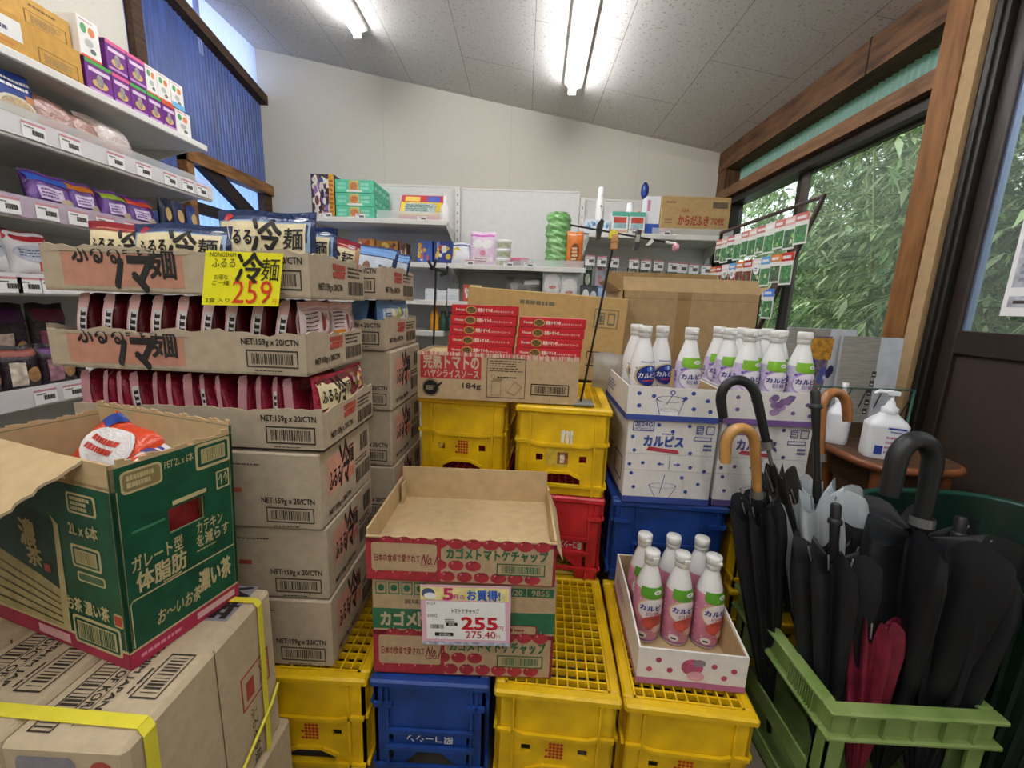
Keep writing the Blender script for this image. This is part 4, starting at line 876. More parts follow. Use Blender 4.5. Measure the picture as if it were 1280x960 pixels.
for i, (x, ink, lab) in enumerate(((.257, '#3c4f9a', 'white cut tray with blue dots and a glass drawing, on the blue dotted carton'), (.490, '#7a5a96', 'white cut tray with purple band and grape drawing, right of the blue dotted tray'))):
    t, b, f = drink_tray(lab, (x, .978, zc + .2155), -.03, .218, .30, .082, .085, ink, 'x'); I = mat(ink, .6, .05)
    for u, v in ((.12, .80), (.28, .74), (.13, .44), (.70, .86), (.86, .66), (.72, .40), (.9, .34), (.62, .7)): f.disc(u, v, .024, .06, I, .0007, 12)
    if i == 0:
        f.disc(.46, .66, .155, .10, I, .0007, 20, .9); f.disc(.48, .86, .03, .07, I, .0007, 12, .6)
        for a, e in (((.305, .64), (.36, .16)), ((.607, .64), (.55, .16)), ((.48, .82), (.42, .5))): f.poly([a, (a[0] + .008, a[1]), (e[0] + .008, e[1]), e], I, .0007)
        f.rect(.36, .17, .56, .34, mat('#eef0f2', .5), .0008); f.disc(.46, .34, .10, .05, I, .0010, 16, .9)
    else:
        for k in range(12): rr = random.Random(k); f.disc(.58 + rr.uniform(-.12, .1), .6 + rr.uniform(-.25, .25), .045, .10, mat(('#8c6f9c', '#a488b0', '#75608f')[k % 3], .6), .0007 + k * .00008, 12)
    b.build('body', t)
bz = zc + .2155 + .018
pb = bottle('plain', 'white drink bottle with blue disc in the left tray, rear left one', (.299, 1.030, bz), .25, 'white drink bottles')
dup(pb, 'white drink bottle with blue disc in the left tray, in the middle of the front', (.352, 1.065, bz), .3)
dup(pb, 'white drink bottle with blue disc in the left tray, behind the leftmost one', (.297, 1.105, bz), .3)
gb = bottle('grape', 'purple grape drink bottle standing alone at the right of the left tray', (.408, 1.022, bz), .15, 'grape drink bottles')
k = 0
for i, (x, y) in enumerate(((.530, 1.145), (.530, 1.083), (.548, 1.022), (.610, 1.018), (.671, 1.012), (.592, 1.081), (.654, 1.077), (.592, 1.144), (.655, 1.140))):
    lab = 'purple grape drink bottle in the crowded right tray, %s' % ('left rear', 'second along the left edge', 'third along the left edge', 'front and left of the umbrella handle', 'front, right of the umbrella handle', 'behind the left ones', 'in the middle', 'rear middle', 'rear right')[i] if i != 4 else 'purple grape drink bottle at the right end of the crowded tray, beside the newspapers'
    dup(gb, lab, (x, y, bz), .1 + .1 * (i % 3))
# ================================================================== SAUCE CARTON WITH RED BOXES
t = thing('sauce_carton', 'brown cut carton with red label, holding red sauce boxes on the yellow crates', 'carton', (-.262, 1.03, ZG * 3 + .001), -.03); W, D, H = .405, .16, .118; b = MB(); th = .004
b.box(0, 0, 0, W, th, H, KRAFT); b.box(0, D - th, 0, W, D, H, KRAFT); b.box(0, th, 0, th, D - th, H, KRAFT); b.box(W - th, th, 0, W, D - th, H, KRAFT); b.box(th, th, 0, W - th, D - th, .1125, KRAFTIN)
r = random.Random(2)
for i in range(150): b.prism([(W * i / 150, -.0005, H - .008 + r.uniform(-.004, .003)), (W * (i + 1) / 150, -.0005, H - .008 + r.uniform(-.004, .003)), (W * (i + 1) / 150, -.0005, H + r.uniform(0, .004)), (W * i / 150, -.0005, H + r.uniform(0, .004))], (0, .004, 0), (mat('#d9b9a4', .8), mat('#c4626a', .7), KRAFT2)[r.randrange(3)])
f = side(b, 0, 0, 0, W, D, H, 'front'); RD = mat('#b23038', .6, .06)
f.rect(.02, .45, .40, .94, RD, .0006); f.text('完熟トマトの', .04, .66, .385, .96, KRAFT2, .0009, .04, vmax=.93); f.text('ハヤシライスソース', .045, .48, .385, .64, KRAFT2, .0009, .03); f.text('184g', .285, .22, .40, .37, INKB, .0008, .03)
f.disc(.085, .24, .048, .165, INK, .0007, 24); f.disc(.085, .24, .036, .12, INK, .0007); f.disc(.085, .24, .055, .19, INK, .0006, 24, .94); f.poly([(.12, .30), (.155, .38), (.155, .33), (.125, .24)], INK, .0007); f.lines(.055, .19, .115, .29, KRAFT2, 3, .001)
f.frame(.435, .08, .675, .93, .004, .014, INKB, .0007); f.lines(.45, .64, .66, .9, INKB, 5, .0007, 2, .35); f.disc(.475, .54, .012, .045, INKB, .0007, 14, .8); f.lines(.5, .50, .66, .56, INKB, 1)
BX = mat('#8d7a58', .8)
f.frame(.465, .13, .525, .44, .004, .014, BX, .0007); f.poly([(.465, .44), (.48, .50), (.54, .50), (.525, .44)], BX, .0007); f.poly([(.56, .20), (.61, .13), (.66, .33), (.61, .45)], BX, .0007); f.poly([(.567, .22), (.61, .16), (.65, .33), (.61, .42)], KRAFT, .0009)
f.code(.71, .17, .945, .42, INK, 30); f.rect(.832, .0, .834, .13, INKB)
b.build('body', t)
RB = mat('#c11f2a', .35, .04, 30); cream = mat('#efe6d6', .4)
def sauce_box(label, loc, rotz):
    t = thing('sauce_box', label, 'box', loc, rotz, 'red sauce boxes'); W, D, H = .163, .085, .0246; b = MB(); b.box(0, 0, .0003, W, D, H - .0003, RB, .0012); f = side(b, 0, 0, 0, W, D, H, 'front')
    f.text('House', .07, .40, .20, .65, cream, .0007, .03); f.disc(.30, .5, .085, .38, mat('#c9a458', .4), .0006); f.disc(.30, .5, .07, .30, mat('#6f5a2a', .5, .4, 200), .0009); f.text('完熟トマトの', .40, .34, .62, .72, cream, .0007, .05); f.text('ハヤシライスソース', .63, .32, .93, .52, cream, .0007, .03)
    tp = side(b, 0, 0, 0, W, D, H, 'top'); tp.rect(0, 0, 1, .12, mat('#e9c9c0', .4), .0004); b.build('body', t); return t
sb = None
for col_, (x, y, n) in enumerate(((-.182, 1.035, 5), (-.012, 1.034, 4))):
    for k in range(n):
        lab = 'flat red sauce box, %s of the %s pile on the brown carton' % (('bottom', 'second', 'third', 'fourth', 'top')[k] if k < n - 1 else 'top', ('left', 'right')[col_])
        loc = (x + .0025 * (k - 2), y, ZG * 3 + .1145 + k * .0248); rzz = -.03
        if sb is None: sb = sauce_box(lab, loc, rzz)
        else: dup(sb, lab, loc, rzz)
# ================================================================== BACK WALL SHELVING
SHW = mat('#e2e0da', .45, .02); SHG = mat('#cfcdc6', .5, .03); SLOT = mat('#55524d', .7); ACR = clear('#eef2f2', .7, .1)
yb, yf = 3.17, 2.75
def price_tag(parent, loc, w=.055, h=.032, rotz=0, mb=None):
    m = MB(); m.M = Matrix.Translation(loc) @ Matrix.Rotation(rotz, 4, 'Z')
    m.box(-w / 2, -.001, -h / 2, w / 2, .0005, h / 2, PAPER); f = plane(m, (-w / 2, -.0012, -h / 2), (w, 0, 0), (0, 0, h)); f.rect(0, .86, 1, 1, mat('#c98a90', .6), .0002); f.lines(.4, .2, .9, .55, INKB, 1, .0002, 2, .9); f.lines(.1, .62, .6, .78, INKB, 1, .0002)
    m.build('price_tag', parent)
S1, S2, S3, S4 = 1.445, 1.185, 1.405, .95
def bay(label, x0, x1, shelves, top, tags):
    t = thing('shelving_unit', label, 'shelf', (0, 0, 0), 0, 'back wall shelving'); m = MB()
    m.box(x0 + .018, yb - .01, .02, x1 - .018, yb, top, mat('#dcdcd8', .5, .02)); m.box(x0 + .03, yb - .013, top - .012, x1 - .03, yb - .009, top, SHW)
    m.box(x0 + .018, yf + .05, 0, x1 - .018, yb, .1, SHG); m.build('back_panel', t)
    for x in ((x0, x1) if x1 > 1 else (x0,)):
        u = MB(); u.box(x - .016, yb - .04, 0, x + .016, yb + .012, top, SHW)
        for k in range(int((top - .9) / .06)): u.box(x - .004, yb - .0405, .9 + k * .06, x + .004, yb - .0395, .918 + k * .06, mat('#8f8d88', .6))
        u.build('upright', t)
    for z, fy in shelves:
        s = MB(); s.box(x0 + .018, fy, z - .02, x1 - .018, yb - .012, z, SHG, .002); s.box(x0 + .002, fy - .012, z - .028, x1 - .002, fy, z + .003, SHW, .002); o = s.build('shelf', t)
        for x in (x0 + .022, x1 - .022): a = MB(); a.prism([(x - .003, yb - .03, z - .02), (x - .003, fy + .06, z - .02), (x - .003, yb - .03, z - .11)], (.006, 0, 0), SHG); a.build('bracket', t)
        for tx_ in tags.get(z, ()): price_tag(o, (tx_, fy - .0135, z + .01), .06, .035)
    return t
xa, xb_, xc, xd_ = -1.42, -.5, .385, 1.30
bay('left bay of the white shelving on the back wall, with green boxes on top', xa, xb_ - .002, [(S1, yf), (S2, yf), (S4, yf - .02), (.55, yf)], 1.755, {S1: (-1.26, -1.05, -.66)})
bay('middle bay of the white shelving on the back wall, with a green candy roll', xb_, xc - .002, [(S2, yf), (S4, yf), (.55, yf)], 1.745, {S2: (-.36, -.11, .02)})
bay('right bay of the white shelving on the back wall, with a brown wipes carton', xc, xd_, [(S3, yf), (.80, yf), (.4, yf)], 1.70, {S3: (.66, .86)})
def pbox(px0, px1, y, z, hz_px=None, h=None):
    a = aty(px0, 300, y); b = aty(px1, 300, y); return a.x, b.x
def sbox(name, label, cat, x0, x1, y, z, h, d, c, deco=None, group=None, rotz=0, top=None):
    t = thing(name, label, cat, ((x0 + x1) / 2, y, z), rotz, group); w = (x1 - x0) / 2; b = MB(); b.box(-w, 0, .0005, w, d, h, c, .0015); F = {k: side(b, -w, 0, 0, w, d, h, k) for k in ('front', 'right', 'left', 'top')}
    if deco: deco(F)
    b.build('body', t); return t
def spots_deco(cols, n, seed, r=.08):
    def d(F):
        rr = random.Random(seed)
        for q in range(n): F['front'].disc(rr.uniform(r, 1 - r), rr.uniform(r, 1 - r), r * rr.uniform(.5, 1), r * rr.uniform(.5, 1.2), mat(rr.choice(cols), .5), .0006 + q * .00006, 9)
    return d
X = lambda px, y, py=300: aty(px, py, y).x
# left bay, top shelf
def comic(F):
    spots_deco(('#e8e2d8', '#2a2430', '#8d6a9c', '#6a3f3a', '#d8cfc0', '#44507a', '#f0ece4'), 60, 3, .11)(F); F['front'].rect(.78, 0, 1, 1, mat('#d9a02c', .5, .2, 60), .006); F['front'].lines(.80, .1, .98, .9, mat('#8a4a2a', .5), 8, .0065)
sbox('candy_carton', 'dark multicoloured box with orange edge at the left end of the top back shelf', 'box', X(389, 2.8, 240), X(418, 2.8, 240), 2.8, S1 + .001, .265, .12, mat('#3a3040', .5), comic)
MINT = mat('#57bf9b', .45, .06)
def mint(F):
    f = F['front']; f.rect(.36, .05, .62, .95, mat('#cfc27a', .5, .2, 80), .0006); f.disc(.48, .5, .10, .3, mat('#c97a4a', .5, .2, 80), .0009); f.lines(.06, .2, .34, .8, mat('#8fd9be', .5), 2, .0007, 3, .7); f.lines(.66, .2, .95, .8, mat('#9fe0c8', .5), 2, .0007, 4, .7)
    f.rect(.30, .06, .70, .22, mat('#e3e6dc', .5), .0011)
    for k in ('right',):
        for q in range(4): F[k].rect(.05 + .24 * q, .15, .22 + .24 * q, .85, mat('#3fa582', .5), .0006); F[k].rect(.08 + .24 * q, .3, .19 + .24 * q, .6, mat('#8fd9be', .5), .0009)
for k, nm in enumerate(('bottom', 'middle', 'top')):
    sbox('candy_box', 'mint green box, %s of the pile of three on the top back shelf' % nm, 'box', X(419, 2.8, 240), X(467, 2.8, 240), 2.8, S1 + .001 + .0795 * k, .078, .32, MINT, mint, 'mint green boxes')
t = thing('candy_box', 'flat red and yellow toy candy box tilted up on the top back shelf', 'box', ((X(497, 2.83, 260) + X(552, 2.83, 260)) / 2, 2.83, S1 + .002)); b = MB(); w = .14
b.prism([(-w, 0, .001), (w, 0, .001), (w, 0, .035), (-w, 0, .035)], (0, .10, .15), mat('#b52a33', .4, .1)); ff = plane(b, (-w, 0, .036), (2 * w, 0, 0), (0, .10, .15)); ff.rect(.02, .05, .98, .66, mat('#e0c02c', .4, .1, 60), .001); ff.rect(.12, .12, .85, .60, mat('#aebcb8', .4, .2, 60), .002); ff.rect(.1, .70, .45, .92, mat('#e6c44a', .4), .001); ff.rect(.62, .68, .92, .95, mat('#4a5ab0', .4), .001); ff.lines(.15, .2, .8, .55, mat('#5a7a66', .5), 4, .003, 3, .6); b.build('body', t)
m = MB(); m.box(-.21, 0, 0, .21, .004, .05, ACR); o = m.build('shelf_fence', None, (-.74, 2.755, S1 + .0015)); tag(o, 'low clear plastic fence along the front of the top back shelf', 'shelf fence')
t = thing('spray_bottle', 'white squeeze bottle at the right end of the top left back shelf', 'bottle', (-.535, 2.84, S1)); m = MB(); m.lathe([(0, 0), (.028, 0), (.03, .01), (.03, .09), (.012, .125), (.011, .14)], WHITE, 16); m.build('body', t); m = MB(); m.lathe([(.012, .138), (.012, .16), (.004, .17), (0, .185)], PAPER, 12); m.build('cap', t)
# left bay, second shelf
for px0, px1, h, c, lab, g in ((447, 468, .15, '#c98a5c', 'orange and white box on the second back shelf, behind the blue packets', 1), (470, 497, .14, '#b87f3a', 'golden brown box on the second back shelf, beside the orange one', 2), (499, 508, .13, '#7a5a48', 'narrow brown box in the dim middle of the second back shelf', 3), (521, 540, .15, '#3f66b8', 'blue and white printed box at the right of the second back shelf', 4), (542, 566, .15, '#2f3f86', 'dark blue box with yellow figure beside the pole clip', 5)):
    sbox('snack_box', lab, 'box', X(px0, 2.85), X(px1, 2.85), 2.85, S2 + .001, h, .1, mat(c, .5, .1, 40), spots_deco((('#e8dcc8', '#b5502c', '#d9a84a'), ('#4a2a1c', '#e0c060', '#8a4a2a'), ('#c9b9a8', '#4a3a30'), ('#e8ecf0', '#d8b83a', '#c05a6a', '#7fa0d8'), ('#e8e2da', '#d8b83a', '#b04a5a', '#5a7ac8'))[g - 1], 12, g, .14))
# middle bay
def bag(name, label, cat, loc, rotz, W, H, T, c, deco, group=None, lean=0, seed=1, top=None):
    t = thing(name, label, cat, loc, 0, group); t.rotation_euler = (lean, 0, rotz); b = MB(); f = pillow(b, W, H, T, c, .014, top, 12, 10, .003, seed); b.build('wrapper', t)
    if deco: l = MB(); f.mb = l; deco(f); l.build('label_print', t)
    return t
def d_yel(f): f.rect(.15, .1, .9, .62, mat('#e8e8ec', .4), .001); f.poly([(.1, .2), (.5, .55), (.9, .62), (.6, .85), (.1, .7)], mat('#e0c92c', .4), .002); f.rect(.05, .82, .95, .95, mat('#2c3a7a', .4), .0015)
def d_pink(f): f.rect(.04, .84, .96, .97, mat('#c069b0', .4), .001); f.disc(.3, .62, .2, .13, WHITE, .0015); f.disc(.68, .62, .2, .13, WHITE, .0016); f.disc(.5, .36, .12, .08, mat('#d98aa0', .4), .002); f.rect(.1, .08, .9, .24, mat('#f0e6ea', .4), .0015); f.lines(.2, .1, .8, .22, mat('#b06a8a', .5), 2, .002)
bag('snack_bag', 'white bag with yellow and navy swoosh leaning on the middle back shelf', 'snack bag', (X(577, 2.85), 2.85, S2 + .004), .1, .13, .15, .05, mat('#dfe2e8', .4, .05), d_yel, None, -.25, 3)
bag('snack_bag', 'pink and white bag standing on the middle back shelf', 'snack bag', (X(604, 2.85), 2.85, S2 + .004), 0, .17, .215, .06, mat('#e6cfe0', .4, .08), d_pink, None, -.06, 4)
CUPW = mat('#e3e5de', .4, .03)
for k, nm in enumerate(('bottom', 'middle', 'top')):
    t = thing('snack_tub', 'small white tub, %s of the pile of three beside the pink bag' % nm, 'tub', (X(630, 2.84), 2.86, S2 + .001 + k * .057), 0, 'white tubs'); m = MB(); m.lathe([(0, 0), (.046, 0), (.05, .04), (.05, .044)], CUPW, 18); f = cylface(m, [(.0465, .005), (.05, .038)]); f.rect(.2, .1, .8, .9, mat('#b9c2a0', .5, .2, 80), .0006); m.build('body', t); m = MB(); m.lathe([(.052, .043), (.052, .055), (0, .056)], WHITE, 18); m.build('lid', t)
t = thing('snack_tub', 'low clear tub with pink lid on the middle back shelf', 'tub', (X(651, 2.84), 2.84, S2 + .001), 0); m = MB(); m.lathe([(0, 0), (.055, 0), (.06, .04)], clear('#e8e0e2', .4), 18); m.build('body', t); m = MB(); m.lathe([(.062, .039), (.062, .055), (0, .057)], mat('#c0557a', .4), 18); m.build('lid', t)
GNF = mat('#5f9c4e', .15, .3, 30, 0, 0, .8, 1, 0, None, '#9cc98a', .8); 
t = thing('candy_roll_pack', 'tall green crinkled film roll of candies standing on the middle back shelf', 'candy', (X(697, 2.85), 2.85, S2 + .001)); m = MB(); rr = random.Random(8)
pts = [rr.uniform(.9, 1.1) for _ in range(60)]
m.grid(lambda u, v: V((.07 * math.cos(6.2832 * u) * (1 + .06 * math.sin(v * 44) + .10 * math.sin(6.28 * u * 5 + v * 17)) * (1 if .03 < v < .98 else .8) * (1 + .12 * math.sin(41 * u + 90 * v) * math.sin(67 * v + 9 * u)), .06 * math.sin(6.2832 * u) * (1 + .06 * math.sin(v * 44) + .08 * math.sin(37 * u + 70 * v)), .345 * v)), 30, 60, GNF); m.add([(.05 * math.cos(i * .5236), .045 * math.sin(i * .5236), .345) for i in range(12)], [tuple(range(12))], GNF); m.build('wrapper', t)
def d_or(f): f.disc(.5, .42, .3, .26, mat('#8a4a24', .4, .3, 60), .0015, 20, .5); f.lines(.3, .1, .7, .6, mat('#f2d9b0', .4), 5, .002, 6, .5); f.rect(.05, .9, .95, .98, mat('#e8c9a8', .4), .001)
bag('snack_bag', 'orange snack bag hanging at the right end of the middle back shelf', 'snack bag', (X(719, 2.80), 2.80, S2 + .004), 0, .105, .225, .03, mat('#d9772a', .4, .1), d_or, None, 0, 6)
m = MB(); m.box(-.2, 0, 0, .2, .003, .045, ACR); tag(m.build('shelf_fence', None, (.17, 2.755, S2 + .0015)), 'low clear plastic fence along the front of the middle back shelf', 'shelf fence')
# lower shelf goods
CLR = clear('#dfe4e6', .45, .15)
for i, px in enumerate((690, 711)):
    t = thing('snack_bag', 'clear bag with white card face on the lower back shelf, %s one of the pair' % ('left', 'right')[i], 'snack bag', (X(px, 2.8, 360), 2.8, S4 + .01 - (.03 if i else 0) + .02), 0, 'clear bags on the lower back shelf'); b = MB(); f = pillow(b, .13, .21, .06, mat('#cdd2d4', .25, .1, 20, 0, 0, .7, 1, 0, None, None, .3), .012, None, 12, 10, .003, i); b.build('wrapper', t); l = MB(); f.mb = l; f.disc(.5, .48, .42, .34, mat('#e9e6e2', .5, .04), .001); f.disc(.5, .40, .2, .05, mat('#c98a80', .5), .0015); l.build('label_print', t)
bag('snack_bag', 'dark see-through snack bag lying on the lower back shelf behind the brown box', 'snack bag', (X(655, 2.8, 360), 2.82, S4 + .01), 0, .25, .16, .09, mat('#77736b', .25, .3, 14, 0, 0, .7, 1, 0, None, '#3a3733', .3), lambda f: (f.rect(.5, .7, .9, .9, mat('#c9c7c0', .4), .002)), None, -.1, 12)
for i, (px0, px1, c) in enumerate(((579, 588, '#c8503c'), (588, 602, '#e3d9a8'), (603, 621, '#d9dcdc'))):
    sbox('snack_box', ('red and white small box', 'cream small box with orange top', 'pale grey small box')[i] + ' on the lower back shelf above the brown box', 'box', X(px0, 2.8, 355), X(px1, 2.8, 355), 2.8, S4 + .001, (.11, .11, .085)[i], .08, mat(c, .5, .1, 40), spots_deco((('#f0e6e0',), ('#d98a3a', '#c05a3a'), ('#f0f0f0',))[i], 5, i, .18))
for i, (px0, px1) in enumerate(((531, 545), (546, 558), (559, 573))):
    sbox('tissue_pack', 'white paper pack on the lower back shelf beside the pole, %s of three' % ('left', 'middle', 'right')[i], 'pack', X(px0, 2.76, 365), X(px1, 2.76, 365), 2.765, S4 + .001, (.075, .065, .08)[i], .12, mat('#e4e6e8', .5, .03), lambda F: F['front'].rect(.1, .1, .9, .5, mat('#cdd3da', .5), .0006), 'white paper packs')
for i, (px, c, h) in enumerate(((542, '#e09a1e', .17), (553, '#2e4a3a', .13), (562, '#33403a', .13))):
    t = thing('sauce_bottle', ('orange capped bottle', 'dark green bottle', 'dark bottle with black cap')[i] + ' on the bottom back shelf beside the noodle stack', 'bottle', (X(px, 2.76, 400), 2.80, .755)); m = MB(); m.lathe([(0, 0), (.03, 0), (.032, .01), (.032, h * .6), (.014, h * .8), (.014, h * .9)], mat(c, .35, .1), 14); m.build('body', t); m = MB(); m.lathe([(.016, h * .88), (.016, h), (0, h)], mat(('#d98a1e', '#1c2420', '#15181a')[i], .4), 12); m.build('cap', t)
m = MB(); m.box(xa + .02, 2.72, .72, xb_ - .02, yb - .02, .754, SHG, .003); tag(m.build('shelf_board'), 'bottom white shelf board behind the noodle stacks', 'shelf')
# right bay top shelf
for i, (px, zt_, c) in enumerate(((750, 1.71, 0), (787, 1.62, 0))):
    t = thing('pump_tube', 'slim white %s tube standing on the right back shelf' % ('taller', 'shorter')[i], 'tube', (X(px, 2.9, 260), 2.9, S3 + .001), 0, 'slim white tubes'); h = zt_ - S3; m = MB(); m.lathe([(0, 0), (.025, 0), (.026, .01), (.026, h * .72), (.02, h * .78)], WHITE, 16); m.build('body', t); m = MB(); m.lathe([(.02, h * .77), (.019, h * .98), (.012, h), (0, h)], PAPER, 14); m.box(-.006, -.05, h * .6, .006, -.02, h * .64, PAPER); m.build('cap', t)
for i, px in enumerate((740, 756)):
    sbox('medicine_box', 'small white and pale blue box at the left of the right back shelf, %s one' % ('left', 'right')[i], 'box', X(px - 8, 2.78, 270), X(px + 7, 2.78, 270), 2.79, S3 + .001, .085, .06, mat('#dfe8ee', .5, .04), spots_deco(('#8fc0dc', '#5a8ac0', '#f0f2f4'), 8, 20 + i, .16), 'small pale blue boxes')
def teal(F): f = F['front']; f.rect(0, .8, 1, 1, mat('#5fae9c', .5), .0006); f.rect(.12, .5, .88, .76, mat('#c04a3a', .5, .1), .0006); f.rect(.12, .26, .88, .5, mat('#9cc0c4', .5, .1), .0007); f.rect(0, 0, 1, .2, mat('#c8a994', .5, .1), .0006)
for i, (a, e) in enumerate(((765, 786), (787, 807))):
    sbox('soap_box', 'white box with teal top and red lettering on the right back shelf, %s one' % ('left', 'right')[i], 'box', X(a, 2.78, 275), X(e, 2.78, 275), 2.785, S3 + .001, .135, .09, mat('#e6ebe8', .5, .03), teal, 'white and teal boxes')
sbox('tissue_box', 'tall white box with blue base beside the brown wipes carton', 'box', X(807, 2.8, 265), X(825, 2.8, 265), 2.8, S3 + .001, .235, .1, mat('#e8eaee', .5, .02), lambda F: (F['front'].rect(0, 0, 1, .30, mat('#3452a8', .5), .0006), F['front'].rect(.1, .62, .3, .9, mat('#d98aa8', .5), .0006), F['left'].rect(0, 0, 1, .3, mat('#3452a8', .5), .0006)))
t = thing('balloon_toy', 'small dark blue toy on a stick behind the white boxes on the right back shelf', 'toy', (X(806, 2.9, 250), 2.92, S3 + .001)); m = MB(); m.tube([(0, 0, 0), (0, 0, .24)], .003, WHITE, 6); m.build('stick', t); m = MB(); m.lathe([(0, .24), (.016, .25), (.026, .28), (.024, .32), (.010, .345), (0, .35)], mat('#24408a', .3, .2, 40), 14); m.build('head', t)
sbox('round_sweet_pack', 'orange round-faced pack behind the teal topped boxes', 'pack', X(796, 2.96, 255), X(806, 2.96, 255), 2.98, S3 + .001, .19, .05, mat('#e9dcc8', .5), lambda F: F['front'].disc(.5, .75, .45, .2, mat('#e08a2a', .5, .1), .0006))
def wipes(F):
    f = F['front']; rd = mat('#a8432f', .7, .05); f.text('からだふき', .26, .28, .70, .52, rd, .0008, .04); f.text('70枚', .74, .30, .93, .50, rd, .0008, .02); f.text('大人用', .29, .60, .40, .70, rd, .0008, .01); f.rect(.74, .72, .96, .88, mat('#6a5a44', .7), .0006); f.lines(.06, .30, .2, .45, mat('#8a6a48', .7), 2); f.lines(.06, .80, .25, .90, mat('#8a6a48', .7), 1); f.rect(.04, .12, .28, .17, mat('#8a4a38', .7), .0006); f.lines(.3, .12, .6, .18, rd, 1); f.rect(.02, .945, .98, .95, mat('#8f7648', .8), .0006)
sbox('wipes_carton', 'brown body wipes carton with red lettering on the right back shelf', 'carton', X(826, 2.78, 270), X(912, 2.78, 270), 2.78, S3 + .001, .235, .3, mat('#b89a68', .8, .05, 40), wipes)
m = MB(); m.box(.02, 0, 0, .52, .003, .04, ACR); tag(m.build('shelf_fence', None, (.76, 2.752, S3 + .0015)), 'low clear plastic fence along the front of the right back shelf', 'shelf fence')
# hook goods with tags under the right shelf
HK = [737, 752, 767, 792, 807, 823, 841, 853, 867, 883]
cols = (('#2c3c34', '#c9d4c0'), ('#b9c0d0', '#d8a0a8'), ('#7f8cae', '#c2c8d8'), ('#33423a', '#e4e6dc'), ('#4a5f52', '#9fb0a4'), ('#5a6a60', '#8a9a90'), ('#6a7a72', '#aab4ac'), ('#5f6f6a', '#98a8a0'), ('#64746a', '#a0aea4'), ('#5a6862', '#94a49a'))
for i, px in enumerate(HK):
    x = X(px, 2.84, 325); zt_ = 1.235 - .004 * i
    t = thing('hook_pack', 'hanging blister pack on a hook under the right back shelf, %s' % nth(i, len(HK)), 'pack', (x, 2.84, zt_), 0, 'hanging packs on hooks'); w = .028
    m = MB(); m.tube([(0, .31, .0), (0, -.005, .0), (0, -.012, .012)], .0022, mat('#b9b9b9', .3, 0, 20, 0, .9), 6); m.build('hook', t)
    price_tag(t, (0, -.016, .01), .062, .064)
    m = MB(); m.box(-w, .03, -.25 if i < 3 else -.16, w, .036, -.012, mat(cols[i][0], .4, .15, 30)); f = plane(m, (-w, .0295, -.2), (2 * w, 0, 0), (0, 0, .185)); f.disc(.5, .5, .3, .2, mat(cols[i][1], .4, .2, 60), .0006); f.rect(.1, .82, .9, .96, mat(cols[i][1], .4), .0006); f.lines(.2, .84, .8, .94, INKB, 2, .0009); f.rect(.1, .05, .9, .2, mat(('#b53a3a', '#d8dce4', '#8aa0c8')[i % 3], .4), .0006); m.build('card', t)
# two lower flat packs at the left of the hooks
for i, (px, c) in enumerate(((737, '#3a4048'), (760, '#6f88b4'))):
    bag('snack_bag', ('dark pack with white shapes', 'pale blue clear pack')[i] + ' below the hooks at the left of the right bay', 'pack', (X(px, 2.78, 365), 2.80, .965 - .02), 0, .12 if i == 0 else .15, .14, .02, mat(c, .35, .2, 30), (lambda f: (f.disc(.3, .5, .2, .3, mat('#d8dcdc', .4), .001), f.disc(.72, .5, .18, .26, mat('#c9d0d0', .4), .001))) if i == 0 else (lambda f: f.rect(.1, .3, .8, .9, mat('#9fb4d4', .3), .001)), None, 0, 20 + i)
# ================================================================== BIG BROWN BOXES IN THE MIDDLE
BRN = mat('#aa8e66', .85, .06, 30, .05); BRN2 = mat('#95784f', .85, .06, 30)
t = thing('shipping_box', 'large open brown shipping box with raised flaps behind the drink bottles', 'carton', (.352, 1.53, 0)); W, D, H = .487, .33, 1.012; z0 = .62; b = MB(); th = .005
b.box(0, 0, z0, W, th, H, BRN); b.box(0, D - th, z0, W, D, H, BRN); b.box(0, 0, z0, th, D, H, BRN); b.box(W - th, 0, z0, W, D, H, BRN); b.box(0, 0, z0, W, D, z0 + .006, BRN); f = plane(b, (0, 0, z0), (W, 0, 0), (0, 0, H - z0)); f.rect(.40, .0, .5, 1, mat('#9a7a4e', .4, .05, 40), .0006); f.rect(0, .93, 1, .935, BRN2, .0006); f.rect(0, .3, 1, .304, mat('#8a6a40', .8), .0007); b.build('body', t)
for nm, pts in (('rear', [(0, D, H), (W, D, H), (W - .01, D + .02, H + .09), (.01, D + .02, H + .09)]), ('front', [(0, 0, H), (W, 0, H), (W - .004, .03, H + .048), (.004, .03, H + .048)]), ('left', [(0, .03, H), (0, D - .03, H), (-.05, D - .08, H + .04), (-.05, .06, H + .035)]), ('right', [(W, .02, H), (W, D - .02, H), (W + .06, D - .05, H + .03), (W + .06, .06, H + .03)])):
    m = MB(); m.prism(pts, (0, .003, .001), BRN2 if nm == 'rear' else KRAFTIN if nm == 'left' else BRN); m.build('flap', t)
m = MB(); m.box(.36, 1.53, 0, .83, 1.86, .6195, KRAFT, .003); f = side(m, .36, 1.53, 0, .83, 1.86, .6195, 'front'); f.rect(.4, 0, .5, 1, mat('#9a7a4e', .4), .0006); o = m.build('shipping_box'); tag(o, 'closed brown shipping box under the large open one, hidden by the drink cartons', 'carton')
